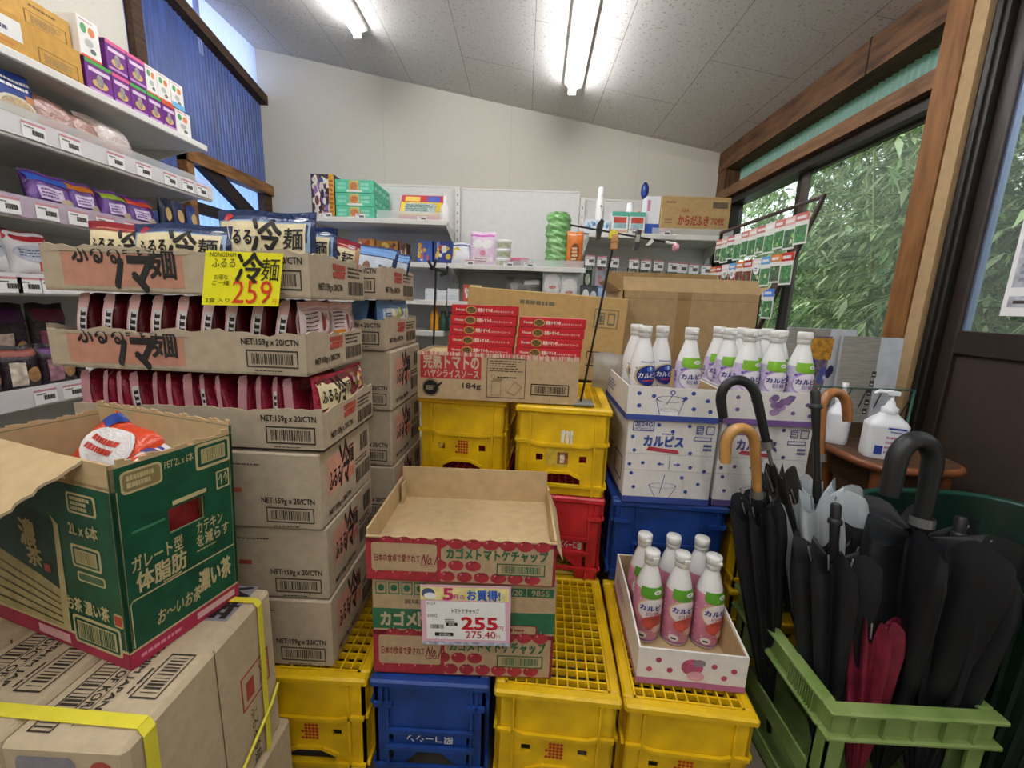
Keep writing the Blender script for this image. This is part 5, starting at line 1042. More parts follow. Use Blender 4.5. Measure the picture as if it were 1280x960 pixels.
t = thing('flat_carton', 'long brown carton with faint lettering behind the red sauce boxes', 'carton', (-.205, 1.455, .714), -.03); t.rotation_euler[1] = .045; W, D, H = .545, .16, .29; b = MB(); b.box(0, 0, 0, W, D, H, mat('#bd9d66', .85, .05, 40), .003); f = side(b, 0, 0, 0, W, D, H, 'front'); gi = mat('#6f6a52', .8); f.lines(.33, .83, .62, .92, gi, 1, .0007, 3, .5); f.frame(.80, .64, .95, .86, .006, .01, gi, .0006); f.frame(.82, .68, .865, .82, .006, .02, gi, .0007); f.frame(.885, .68, .93, .82, .006, .02, gi, .0007); f.rect(.83, .71, .855, .79, gi, .0007); f.code(.78, .18, .95, .36, INKB, 18); b.build('body', t)
m = MB(); m.box(-.19, 1.46, 0, .325, 1.62, .687, KRAFT, .003); side(m, -.19, 1.46, 0, .325, 1.62, .687, 'front').rect(.46, 0, .54, 1, mat('#9a7a4e', .4), .0006); m2 = m.build('shipping_box'); tag(m2, 'tall closed brown box under the long carton, behind the yellow crates', 'carton')
bag('snack_bag', 'clear crumpled bag tucked between the yellow crate and the white drink cartons', 'plastic bag', (.258, 1.25, .706), -.5, .09, .11, .04, clear('#c9c7be', .45, .15), None, None, 0, 31)
# ================================================================== POP STAND POLES
BLK = mat('#171717', .45, .03); CLIPY = mat('#dccf3a', .4); CLW = mat('#c09160', .6, .1, 30)
t = thing('clip_stand', 'black pole stand with crossbar and clips beside the red sauce boxes', 'display stand', (.155, 1.03, ZG * 3 + .0005)); top = aty(768, 300, 1.03) - t.location; m = MB(); m.box(-.022, -.02, 0, .03, .035, .006, mat('#8a8a86', .4, .03, 20, 0, .6), .001); m.build('base', t)
m = MB(); m.tube([(0, .01, .006), top], .0028, BLK, 8); m.build('pole', t)
la = aty(712, 281, 1.03) - t.location; lb = aty(845, 305, 1.03) - t.location; m = MB(); m.tube([la, lb], .0022, BLK, 8); m.tube([lb - V((.025, 0, -.003)), lb], .0035, WHITE, 8); m.build('crossbar', t)
m = MB(); m.box(top.x - .008, top.y - .008, top.z - .022, top.x + .008, top.y + .008, top.z + .012, CLW, .002); m.box(top.x - .010, top.y - .010, top.z - .006, top.x + .010, top.y + .010, top.z - .003, mat('#a87a4a', .6)); m.build('wood_clip', t)
def on(k): return la.lerp(lb, k)
m = MB(); p = on(.27); m.prism([p + V((-.004, -.008, -.022)), p + V((.005, -.008, -.020)), p + V((.011, -.008, .02)), p + V((.004, -.008, .024)), p + V((-.004, -.008, .012))], (0, .016, 0), mat('#2a2622', .4), ); m.build('clip', t)
m = MB(); p = on(.64); m.prism([p + V((-.009, -.008, -.03)), p + V((.003, -.008, -.03)), p + V((.006, -.008, .014)), p + V((-.003, -.008, .016))], (0, .016, 0), mat('#3a3a3a', .4)); m.box(p.x - .006, p.y - .009, p.z - .012, p.x + .003, p.y - .008, p.z + .004, mat('#a8a69c', .4)); m.build('clip', t)
m = MB(); p = on(.42); m.prism([p + V((-.012, -.006, -.014)), p + V((.004, -.006, -.012)), p + V((.008, -.006, .0)), p + V((-.002, -.006, .006)), p + V((-.012, -.006, .002))], (0, .012, 0), CLIPY); m.build('yellow_clip', t)
m = MB(); p = on(.76); m.prism([p + V((-.01, -.004, -.014)), p + V((-.002, -.004, -.014)), p + V((.008, -.004, -.004)), p + V((.002, -.004, .002))], (0, .006, 0), mat('#dcdcd4', .4)); m.build('white_clip', t)
m = MB(); m.lathe([(0, -.014), (.007, -.009), (.009, 0), (.006, .006), (0, .008)], mat('#d9a0b0', .5, .2, 90), 10, (lb.x, lb.y, lb.z - .006)); m.build('ornament', t)
t = thing('clip_stand', 'black pole with a claw clip standing beside the second noodle stack', 'display stand', (-.283, 1.24, 0)); m = MB(); m.box(-.022, -.04, 0, .022, .04, .008, BLK, .002); m.build('base', t)
p2 = aty(545, 335, 1.24) - t.location; m = MB(); m.tube([(0, 0, .008), p2 * .55 + V((-.004, 0, .0)), p2], .003, BLK, 8); m.build('pole', t)
m = MB(); 
for a, e in (((-.022, 0, .02), (-.008, 0, -.006)), ((-.008, 0, -.006), (.0, 0, .024)), ((-.018, 0, .0), (.03, 0, -.012)), ((.03, 0, -.016), (.034, 0, .006)), ((.012, 0, -.02), (.030, 0, -.014))): m.bar(p2 + V(a), p2 + V(e), .006, .008, BLK)
m.build('clip', t)
# ================================================================== LEFT SHELVING
xf, xw = -1.47, XL + .02
ye, ys = 2.02, .25
t = thing('shelving_unit', 'long white shelving unit along the left wall', 'shelf', (0, 0, 0)); m = MB()
m.box(xw, ys, .02, xw + .015, ye, 1.72, mat('#b9b8b4', .6, .03)); m.build('back_panel', t)
for y in (ye - .02, 1.12, .28):
    m = MB(); m.box(xw, y - .018, 0, xw + .04, y + .018, 1.72, SHG); m.build('upright', t)
TOPS = {'a': 1.60, 'b': 1.395, 'c': 1.175, 'd': .955, 'e': .622}
for k, z in TOPS.items():
    xq = xf if k != 'e' else xf + .0
    m = MB(); m.box(xw + .012, ys, z - .025, xq, ye, z, SHG, .003); m.box(xq - .012, ys, z - (.024 if k == 'a' else .035), xq + .004, ye, z + .002, SHW, .003); m.build('shelf', t)
    m = MB(); m.prism([(xw + .02, ye - .012, z - .02), (xq - .06, ye - .012, z - .02), (xw + .02, ye - .012, z - .12)], (0, .008, 0), SHG); m.build('bracket', t)
    if k != 'a':
        h0, h1 = (-.025, .03) if k == 'b' else (-.03, .03)
        m = MB(); m.prism([(xq + .004, ys, z + h0), (xq + .009, ys, z + h0), (xq + .009, ys, z + h1), (xq + .004, ys, z + h1)], (0, ye - ys, 0), {'b': mat('#dcd8da', .35, .02), 'c': mat('#b9a9b8', .3, .05)}.get(k, mat('#d9d6d6', .35, .02))); pr_ = m.build('price_rail', t)
        n = {'b': (1.30, 1.40, 1.55, 1.66, 1.78, 1.87, 1.95), 'c': (1.20, 1.30, 1.39, 1.48, 1.58, 1.67, 1.78, 1.9), 'd': (1.17, 1.22, 1.28, 1.34, 1.5), 'e': (1.21, 1.29, 1.45)}[k]
        for y in n: price_tag(pr_, (xq + .011, y, z + (h0 + h1) / 2 - .004), .062, .045, R90)
    if k in 'b': m = MB(); m.prism([(xq + .006, ys, z + .03), (xq + .010, ys, z + .03), (xq + .010, ys, z + .055), (xq + .006, ys, z + .055)], (0, ye - ys - .02, 0), ACR); m.build('clear_fence', t)
m = MB(); m.box(xw, ys, 0, xf + .05, ye, .10, SHG); m.box(xw, ys, .10, xf + .05, ye, .14, SHW, .003); m.build('base_deck', t)
xg = xf - .015
def wbox(name, label, cat, y0, y1, z, h, d, c, deco=None, group=None, x=xg):
    """box on the left shelves: face towards +x"""
    t = thing(name, label, cat, (x, (y0 + y1) / 2, z), 0, group); w = (y1 - y0) / 2; b = MB(); b.box(-d, -w, .0005, 0, w, h, c, .0015)
    F = {'right': plane(b, (0, -w, 0), (0, 2 * w, 0), (0, 0, h)), 'front': plane(b, (-d, -w, 0), (d, 0, 0), (0, 0, h))}
    if deco: deco(F)
    b.build('body', t); return t
KRO = mat('#c99a4a', .8, .05, 50)
def kdec(F):
    f = F['right']; f.frame(.66, .1, .96, .55, .01, .02, mat('#8a6a34', .8), .0006); f.lines(.70, .16, .92, .45, mat('#8a7a58', .8), 5); f.lines(.7, .7, .95, .85, mat('#7a6038', .8), 1); f.disc(.42, .5, .12, .3, mat('#b08640', .8), .0006, 20, .85); f.disc(.42, .45, .10, .16, mat('#b08238', .8), .0007); f.lines(.02, .6, .2, .9, mat('#5a4a34', .8), 2)
def kdec2(F):
    f = F['right']; f.frame(.66, .1, .96, .5, .01, .02, mat('#8a6a34', .8), .0006); f.lines(.70, .16, .92, .4, mat('#8a7a58', .8), 5); f.rect(.22, .35, .56, .85, WHITE, .0008); f.lines(.30, .45, .52, .7, mat('#5a5a70', .6), 1, .0011, 3, .4); f.rect(.02, .78, .28, .9, mat('#a84a3a', .7), .0006); f.poly([(.0, .4), (.1, .55), (.18, .4), (.1, .3)], mat('#a84a3a', .7), .0006); f.rect(.3, .18, .5, .24, mat('#c9803a', .7), .0006)
A_ = TOPS['a'] + .001
wbox('brown_carton', 'ochre brown carton with a white label on the top left shelf, lower of two', 'carton', 1.12, 1.50, A_, .105, .3, KRO, kdec2, None, xg)
wbox('brown_carton', 'ochre brown carton at the upper left corner, upper of two', 'carton', 1.11, 1.50, A_ + .1075, .08, .3, mat('#cfa254', .8, .05, 50), kdec, None, xg - .022)
PUR = mat('#6d2680', .4, .08, 30); WHB = mat('#ece9e4', .45, .03)
def purd(top):
    def d(F):
        f = F['right']; f.rect(0, .88, 1, 1, mat(top, .4), .0006); f.disc(.5, .34, .3, .13, mat('#d9b46a', .4, .1), .0007); f.disc(.5, .44, .14, .2, mat('#9c9690', .5, .2, 60), .0010); f.rect(.1, .66, .9, .78, mat('#e3c9e0', .4), .0007); f.rect(.05, .08, .95, .15, mat('#c995c9', .4), .0007)
        F['front'].rect(.2, .2, .8, .6, mat('#c9b9c4', .5), .0006); F['front'].rect(0, .85, 1, 1, mat('#4e1858', .4), .0006)
    return d
def whd(F):
    f = F['right']; f.disc(.25, .72, .14, .12, mat('#4f9a5a', .5), .0006); f.disc(.62, .70, .16, .12, mat('#d9824a', .5), .0006); f.disc(.45, .40, .2, .10, mat('#b9bcb4', .5), .0007); f.disc(.6, .22, .14, .07, mat('#5a6a58', .5), .0007); f.rect(0, .0, 1, .06, mat('#d9593a', .5), .0006); f.lines(.1, .88, .9, .96, mat('#c99a9a', .5), 1)
def whb(F): whd(F); F['right'].rect(0, 0, 1, .2, mat('#6fb0d9', .5), .0009)
yb0 = [1.512, 1.605, 1.675, 1.745, 1.81, 1.875, 1.95]
kinds = [('#4aa04a', 'green'), ('#d95a8a', 'pink'), ('#4aa04a', 'green'), ('#4aa04a', 'green'), ('#d9582a', 'orange')]
GPB = 'pet food boxes on the top left shelf'
for i in range(5): wbox('pet_food_box', 'purple box with %s lid, bottom row of top left shelf, %s' % (kinds[i][1], nth(i)), 'box', yb0[i], yb0[i + 1] - .002, A_, .10, .11, PUR, purd(kinds[i][0]), GPB)
wbox('pet_food_box', 'white box at the right end of the bottom row on the top left shelf', 'box', 1.877, 1.955, A_, .098, .11, WHB, whd, GPB)
for i, (y0, y1, k, lab) in enumerate(((1.505, 1.575, 'w', 'white box in the upper row next to the brown cartons'), (1.595, 1.672, 'p', 'purple box in the upper row, left one'), (1.676, 1.748, 'p', 'purple box in the upper row, right one'), (1.750, 1.80, 'w', 'narrow white upper row box after the purple ones'), (1.802, 1.862, 'w', 'white red edged box in the upper row'), (1.866, 1.93, 'b', 'white blue-banded box at the right end of the upper row'))):
    wbox('pet_food_box', lab + ' on the top left shelf', 'box', y0, y1, A_ + .1012, .098 if i else .12, .11, WHB if k != 'p' else PUR, {'w': whd, 'b': whb, 'p': purd('#d95a8a')}[k], GPB)
def sbag(label, y, z, W, H, T, c, deco, group, lean=0, seed=1, x=xg - .03, yaw=0, top=None):
    return bag('snack_bag', label, 'bag', (x, y, z), R90 + yaw, W, H, T, c, deco, group, lean, seed, top)
Bz = TOPS['b'] + .001
def bluebag(f): f.disc(.5, .36, .4, .2, mat('#d9d2b8', .4, .05), .0016, 20); f.disc(.5, .37, .32, .15, mat('#c9b08a', .4, .2, 60), .002); f.lines(.15, .66, .9, .86, WHITE, 2, .002, 5, .5); f.rect(.05, .02, .95, .14, mat('#7f8f78', .4, .2, 60), .0016); f.rect(.7, .5, .95, .62, mat('#c98a5a', .4), .0018)
sbag('dark blue soup bag with a bowl picture on the second left shelf', 1.30, Bz, .13, .165, .05, mat('#1f3a80', .35, .1, 20), bluebag, 'bags on the second left shelf', -.08, 2)
BRNB = mat('#6f4c42', .2, .35, 16, 0, 0, .8, 1, 0, None, '#a88378', .5)
for i, (y, W, H, lab) in enumerate(((1.405, .15, .15, 'pinkish brown dried food bag beside the blue soup bag'), (1.495, .12, .13, 'reddish brown dried food bag in the middle of the second left shelf'), (1.60, .17, .15, 'clear bag of brown dried food crumpled at the right of the second left shelf'))):
    sbag(lab, y, Bz, W, H, .09, BRNB if i < 2 else mat('#9c8478', .15, .35, 14, 0, 0, .9, 1, 0, None, '#d6cbc6', .7), lambda f: (f.rect(.1, .1, .6, .3, mat('#d97a5a', .4, .2, 50), .0016), f.rect(.55, .06, .9, .2, mat('#c93a3a', .4), .002)), 'bags on the second left shelf', -.3, 30 + i)
Cz = TOPS['c'] + .001
PB = mat('#5f2a86', .3, .2, 20, 0, 0, .6, 1, 0, None, '#3e1a5c', .3)
def pbd(c): return lambda f: (f.rect(.05, .72, .95, .92, mat(c, .4), .0014), f.rect(.15, .3, .7, .6, mat('#d9c9e0', .4, .2, 60), .0016), f.lines(.2, .34, .66, .56, mat('#6a3a86', .4), 3, .002), f.disc(.75, .25, .18, .14, mat('#b9a58a', .4), .0018))
for i, (y, c, W, lab) in enumerate(((1.15, '#c95ab0', .12, 'purple and pink pet treat bag at the left edge of the third left shelf'), (1.37, '#3f6ad0', .13, 'purple treat bag with blue top on the third left shelf'), (1.47, '#d9822a', .10, 'purple treat bag with orange top on the third left shelf'), (1.585, '#a9c23a', .11, 'purple treat bag with lime top on the third left shelf'), (1.69, '#e0503a', .12, 'purple treat bag with red orange top on the third left shelf'))):
    sbag(lab, y, Cz, W, .125, .05, PB, pbd(c), 'bags on the third left shelf', -.2, 40 + i)
for i, (y, c, c2, lab) in enumerate(((1.80, '#1d2740', '#5a6a3a', 'black and blue slim packet on the third left shelf'), (1.865, '#26305a', '#8a7a4a', 'dark navy slim packet on the third left shelf'), (1.94, '#27408c', '#c9c83a', 'blue and lime slim packet at the right end of the third left shelf'))):
    sbag(lab, y, Cz, .055, .15, .03, mat(c, .35, .1), (lambda cc: lambda f: (f.rect(.1, .05, .9, .35, mat(cc, .4), .0012), f.disc(.5, .6, .3, .18, mat('#c9a86a', .4), .0014)))(c2), 'bags on the third left shelf', 0, 50 + i)
Dz = TOPS['d'] + .001
def wrd(f): f.rect(0, .80, 1, 1, mat('#a8242c', .4), .0012); f.disc(.5, .58, .45, .16, mat('#b9bcc9', .4, .1, 60), .0014); f.lines(.15, .5, .85, .66, mat('#5a5f80', .5), 3, .0018); f.poly([(.0, .2), (.6, .42), (1, .3), (.6, .24)], mat('#c9443c', .4), .0016); f.rect(.1, .05, .8, .2, mat('#e0b9b4', .4, .2, 50), .0015)
for i, (y, lab) in enumerate(((1.06, 'white and red biscuit bag at the far left of the fourth left shelf'), (1.165, 'white and red biscuit bag second from the left on the fourth left shelf'), (1.28, 'white and red biscuit bag beside the noodle trays on the fourth left shelf'))):
    sbag(lab, y, Dz, .115, .155, .05, mat('#dcd8d8', .35, .05), wrd, 'bags on the fourth left shelf', -.08, 60 + i)
Ez = TOPS['e'] + .001
DB = mat('#2c1a24', .3, .2, 20, 0, 0, .6, 1, 0, None, '#180e14', .3)
def dbd(c, c2): return lambda f: (f.rect(.05, .78, .95, .96, mat(c, .4), .0014), f.rect(.12, .2, .5, .66, mat(c2, .4, .25, 50), .0016), f.disc(.7, .4, .2, .16, mat('#b58a5c', .4, .2, 60), .0018))
for i, (y, z, c, c2, W) in enumerate(((1.10, 0, '#6a2a5a', '#c99a6a', .1), (1.20, 0, '#8a4a3a', '#e0d0c0', .1), (1.30, 0, '#5a2a6a', '#a87a8a', .1), (1.41, 0, '#3a3a5a', '#c9c9c9', .1), (1.52, 0, '#6a2a3a', '#8a7a3a', .1))):
    sbag('dark snack pouch on the fifth left shelf, %s' % nth(i), y, Ez, W, .15, .05, DB, dbd(c, c2), 'dark pouches on the fifth left shelf', -.05, 70 + i)
for i, (y, c, c2) in enumerate(((1.16, '#6a2a6a', '#b58a6a'), (1.27, '#5a2460', '#c9b0a0'), (1.39, '#7a2a4a', '#8a4a5a'))):
    sbag('dark purple pouch standing behind in the fifth left shelf, %s' % nth(i), y, Ez + .0, .11, .27, .05, DB, dbd(c, c2), 'tall dark pouches on the fifth left shelf', -.02, 80 + i, xg - .14)
# ================================================================== RIGHT SIDE
# seed rack by the window
IRON = mat('#4a3a32', .5, .15, 30); t = thing('seed_rack', 'leaning brown metal rack of seed packets in front of the window', 'rack', (0, 0, 0)); m = MB()
xr = 1.15; P1 = V((xr, 2.62, 1.405)); P2 = V((xr, 1.763, 1.405)); P3 = V((xr, 2.10, .84)); P4 = V((xr, 2.62, .84))
m.tube([P4, P1, P2, P3], .011, IRON, 8); m.tube([P3, V((xr + .02, 2.14, 0))], .011, IRON, 8); m.tube([P4, V((xr, 2.62, 0))], .011, IRON, 8); m.build('frame', t)
m = MB()
for k in range(3): m.tube([V((xr, 2.62, 1.36 - .15 * k)), V((xr, 1.84 + .09 * k, 1.36 - .15 * k))], .004, IRON, 6)
m.build('crossbar', t)
m = MB(); m.bar(V((xr - .01, 1.93, 1.16)), V((xr - .01, 2.0, 1.02)), .014, .05, mat('#5a4640', .5, .2)); m.build('clamp', t)
rr = random.Random(77); greens = ('#4f7a52', '#4a8a50', '#5f7058', '#4a6f50', '#58925c')
for row, (z, n, y0, y1, tops) in enumerate(((1.36, 11, 2.58, 1.84, ('#c97a6a', '#e0d8d0', '#bf6a64', '#d8b0a4')), (1.21, 10, 2.62, 1.90, ('#b5302c', '#d9843a', '#5f9fd0', '#e0d6c9')), (1.06, 8, 2.58, 2.00, ('#4f7fd0', '#7fb0dc', '#d8dce0')))):
    for k in range(n):
        y = y0 + (y1 - y0) * k / (n - 1); tp = tops[(k * 7 + row) % len(tops)]; h = .125 + .012 * (k % 2)
        t = thing('seed_packet', '%s seed packet hanging in the %s row of the rack' % (('farthest', 'second farthest', 'third farthest', 'fourth farthest', 'fifth farthest', 'sixth farthest', 'seventh farthest', 'eighth farthest', 'ninth farthest', 'tenth farthest', 'nearest')[k] if k < n - 1 else 'nearest', ('top', 'middle', 'bottom')[row]), 'seed packet', (xr - .020 - .001 * (k % 3), y, z), 0, 'seed packets on the window rack')
        t.rotation_euler[2] = -R90 + .12 + rr.uniform(-.05, .05); m = MB(); w = .036
        m.box(-w, 0, -h, w, .003, 0, mat('#dfe0d6', .4, .04)); f = plane(m, (-w, 0, -h), (2 * w, 0, 0), (0, 0, h)); f.rect(0, .74, 1, 1, mat(tp, .4), .0005); f.lines(.1, .78, .9, .94, WHITE, 1, .0008, k, .6)
        f.rect(.06, .06, .94, .60, mat(rr.choice(greens) if row != 1 or k > 5 else rr.choice(('#8a3a2c', '#7a5a34', '#9c3030')), .5, .35, 60), .0006)
        if row == 1 and k in (2, 3, 6): f.disc(.5, .58, .3, .2, WHITE, .0011); f.lines(.34, .5, .66, .66, INK, 2, .0014)
        for q in range(5): f.disc(rr.uniform(.2, .8), rr.uniform(.12, .5), .12, .08, mat(rr.choice(greens + ('#9cc06a', '#c9d0a0')), .5), .0008 + q * .0001, 8)
        m.build('packet', t)
# round wooden stool-table with hand gel and a wire newspaper rack
TBW = mat('#5d3f2a', .45, .2, 10, .1, 0, .5, 1, 0, (1, 5, 1), '#3d2717'); TBE = mat('#7d4a2b', .35, .15, 10)
t = thing('wooden_table', 'dark wooden side table with worn top below the window post', 'table', (1.10, 1.215, 0)); m = MB()
pp = []
for k in range(36): a = 6.2832 * k / 36; c_, s_ = math.cos(a), math.sin(a); pp.append((.135 * math.copysign(abs(c_) ** .6, c_), .135 * math.copysign(abs(s_) ** .6, s_), .535))
m.prism(pp, (0, 0, .022), TBW); m.build('table_top', t)
m = MB(); m.tube([V((x * 1.01, y * 1.01, .545)) for x, y, _ in pp] + [V((pp[0][0] * 1.01, pp[0][1] * 1.01, .545))], .012, TBE, 8, False); m.build('edge_moulding', t)
for sx, sy in ((-1, -1), (1, -1), (1, 1), (-1, 1)): m = MB(); m.tube([(sx * .09, sy * .09, .535), (sx * .10, sy * .10, 0)], [.018, .013], TBE, 8); m.build('leg', t)
m = MB(); m.box(-.10, -.10, .46, .10, .10, .53, mat('#3a281b', .6)); m.build('apron', t)
def pump(label, loc, rz_, s=1.0, deco=True):
    t = thing('pump_bottle', label, 'bottle', loc, rz_, 'hand gel pump bottles'); PW = mat('#e9ebee', .3, .02, 20, 0, 0, .6); m = MB(); w, d, h = .043 * s, .028 * s, .115 * s
    def pt(u, v):
        a = 6.2832 * u; c_, s_ = math.cos(a), math.sin(a); k = 1 if v < .78 else 1 - (v - .78) / .22 * .62; e = .5 if v < .8 else .7
        if v < .06: k *= .94 + v
        return V((w * k * math.copysign(abs(c_) ** e, c_), d * (k if k > .5 else .5 + k * .2) * math.copysign(abs(s_) ** e, s_), h * v))
    m.grid(pt, 28, 16, PW); m.add([pt(i / 28, 0) for i in range(28)], [tuple(reversed(range(28)))], PW); m.build('body', t)
    m = MB(); m.lathe([(.0165 * s, h - .003), (.0175 * s, h), (.0175 * s, h + .013 * s), (.011 * s, h + .017 * s), (.007 * s, h + .03 * s), (.0045 * s, h + .032 * s), (.0045 * s, h + .045 * s)], PW, 16)
    z = h + .045 * s; m.prism([(-.012 * s, -.008 * s, z), (.012 * s, -.008 * s, z), (.012 * s, .008 * s, z), (-.012 * s, .008 * s, z)], (0, 0, .010 * s), PW); m.tube([(0, 0, z + .006 * s), (-.028 * s, 0, z + .008 * s), (-.036 * s, 0, z + .001 * s)], [.006 * s, .005 * s, .004 * s], PW, 8); m.build('pump', t)
    m = MB(); f = plane(m, (-w * .8, -d * 1.0, 0), (2 * w * .8, 0, 0), (0, 0, h))
    BL = mat('#27409a', .5); f.rect(.42, .68, .95, .72, BL, .0012); f.lines(.5, .60, .92, .66, mat('#6a7ab0', .5), 1, .0012); f.lines(.40, .12, .95, .56, mat('#c08aa4', .5), 4, .0012, 5, .45)
    f.rect(.12, .10, .36, .30, BL, .0012)
    m.build('label', t)
pump('white hand gel pump bottle at the front of the wooden table', (1.04, 1.165, .558), -.35, 1.12)
pump('white pump bottle farther back on the wooden table, behind the umbrella handle', (1.01, 1.30, .558), .9, 1.1)
t = thing('newspaper_rack', 'green wire rack holding newspapers under the window', 'rack', (0, 0, 0)); WG = mat('#3f6a5c', .4, .05, 20, 0, .3); m = MB()
for y, z in ((1.50, .72), (1.36, .72)): m.tube([(.88, y, z), (1.28, y, z)], .003, WG, 6)
for x in (.88, 1.28): m.tube([(x, 1.36, 0), (x, 1.36, .72), (x, 1.50, .72), (x, 1.50, 0)], .004, WG, 6)
for q in range(9): x = .88 + .05 * q; m.tube([(x, 1.36, .72), (x, 1.40, .60), (x, 1.46, .60), (x, 1.50, .72)], .002, WG, 5)
m.build('frame', t)
NP = mat('#97948c', .9, .12, 20, 0, 0, .1, 1, 0, (1, 1, 12)); NP2 = mat('#bfc3ca', .85, .05, 40)
def paper(label, x0, x1, y, z0, z1, deco, T=.012, base=NP, lean=0):
    t = thing('newspaper', label, 'newspaper', (x0, y, z0), 0, 'newspapers in the wire rack'); t.rotation_euler = (lean, 0, -.10); m = MB(); W = x1 - x0; H = z1 - z0
    fn = lambda s: (lambda u, v: V((W * u, s * (T / 2 + .004 * math.sin(5 * u)) , H * v)))
    m.grid(lambda u, v: fn(-1)(u, v), 8, 4, base); m.grid(lambda u, v: fn(1)(1 - u, v), 8, 4, base)
    for k in range(7): zt_ = H + .0005 * (k % 2); m.box(0, -T / 2 + k * T / 7, 0, W, -T / 2 + (k + .6) * T / 7, zt_, NP2)
    f = Face(m, lambda u, v: (fn(-1)(u, v), V((0, -1, 0))), True); deco(f); m.build('sheets', t)
def nd1(f):
    f.rect(.28, .02, .95, .92, mat('#7a6a70', .8, .5, 60, 0, 0, .2, 1, 0, None, '#3a3450'), .0008); f.rect(.32, .66, .93, .9, mat('#c08a2e', .8, .3, 60), .0014)
    for k in range(22): rr = random.Random(k + 3); f.disc(.3 + rr.random() * .6, .06 + rr.random() * .58, .05, .06, mat(('#4a4a8a', '#2c2c5a', '#c9c2c9', '#8a6a5a', '#4f5aa0')[k % 5], .8), .0014 + k * .00008, 9)
def nd2(f):
    for k in range(5): f.rect(.50 + .015 * k, .10 + .11 * k, .58 + .015 * k, .17 + .11 * k, INKB, .0014); f.rect(.515 + .015 * k, .12 + .11 * k, .565 + .015 * k, .135 + .11 * k, NP2, .0018)
    f.rect(.84, .72, .99, .93, INK, .0014); f.text('H', .86, .75, .97, .90, NP2, .0018, .05); f.lines(.72, .2, .84, .7, INKB, 12, .0014, 2, .4); f.lines(.86, .25, .97, .66, mat('#8f9094', .8), 14, .0014, 4, .5); f.rect(.78, .10, .88, .16, INKB, .0014)
paper('grey newspaper with a colourful picture page, left in the wire rack', .90, 1.11, 1.46, .60, .905, nd1, .014, NP, .04)
paper('white and grey folded newspaper, right in the wire rack', 1.055, 1.235, 1.40, .60, .885, nd2, .016, NP, -.04)
# dark green ribbed bin
DG = mat('#08231b', .35, .12, 20, 0, 0, .5, 1, 0, None, '#071d16'); t = thing('umbrella_bin', 'dark green ribbed plastic bin by the door, behind the black umbrella', 'bin', (1.065, .79, 0)); m = MB()
def bpt(u, v, e=0):
    a = 6.2832 * u; c_, s_ = math.cos(a), math.sin(a); k = .68 + .32 * v + e
    return V((.23 * k * math.copysign(abs(c_) ** .6, c_), .27 * k * math.copysign(abs(s_) ** .6, s_), .5 * v))
m.grid(lambda u, v: bpt(u, v), 48, 8, DG); m.grid(lambda u, v: bpt(1 - u, .03 + .97 * v, -.03), 48, 8, DG); m.add([bpt(i / 48, 0) for i in range(48)], [tuple(reversed(range(48)))], DG); m.add([bpt(i / 48, .03, -.03) for i in range(48)], [tuple(range(48))], DG)
for q in range(60):
    a = bpt(q / 60, .1, .006); e = bpt(q / 60, .88, .006); m.bar(a, e, .006, .006, DG, (a.x, a.y, 0))
m.build('body', t); m = MB(); m.tube([bpt(i / 48, 1, .0) for i in range(49)], .009, mat('#174337', .3, .05), 8, False); m.build('rim', t)
# light green open crate
LG = mat('#82965a', .45, .12, 14, 0, 0, .4, 1, 0, None, '#66803c'); t = thing('umbrella_crate', 'light green open plastic crate holding the umbrellas', 'crate', (.69, .605, 0), .0); m = MB(); w, D, H = .135, .31, .30
for x in (-w, w - .03):
    for y in (0, D - .03): m.box(x, y, 0, x + .03, y + .004, H - .03, LG); m.box(x, y + .026, 0, x + .03, y + .03, H - .03, LG); m.box(x if x < 0 else x + .026, y, 0, x + .004 if x < 0 else x + .03, y + .03, H - .03, LG)
for z in (.0, .10): m.box(-w, 0, z, w, .005, z + .04, LG); m.box(-w, D - .005, z, w, D, z + .04, LG); m.box(-w, 0, z, -w + .005, D, z + .04, LG); m.box(w - .005, 0, z, w, D, z + .04, LG)
m.box(-w, 0, 0, w, D, .005, LG); m.build('body', t); m = MB()
for z, o_ in ((H - .012, .012), (H - .062, .012)):
    m.box(-w - o_, -o_, z, w + o_, .014, z + .010, LG, .003); m.box(-w - o_, D - .014, z, w + o_, D + o_, z + .010, LG, .003); m.box(-w - o_, .014, z, -w + .014, D - .014, z + .010, LG, .003); m.box(w - .014, .014, z, w + o_, D - .014, z + .010, LG, .003)
m.box(-w, -.002, H - .06, w, .003, H - .005, LG); m.box(-w, D - .003, H - .06, w, D + .002, H - .005, LG); m.box(-w - .002, 0, H - .06, -w + .003, D, H - .005, LG); m.box(w - .003, 0, H - .06, w + .002, D, H - .005, LG)
for k in range(5): x = -w + .05 * k + .03; m.box(x, -.010, H - .06, x + .004, 0, H - .005, LG)
for k in range(12): y = .035 + .006 * k; m.box(-w - .010, y, H - .055, -w, y + .002, H - .01, LG)
m.build('rim', t)
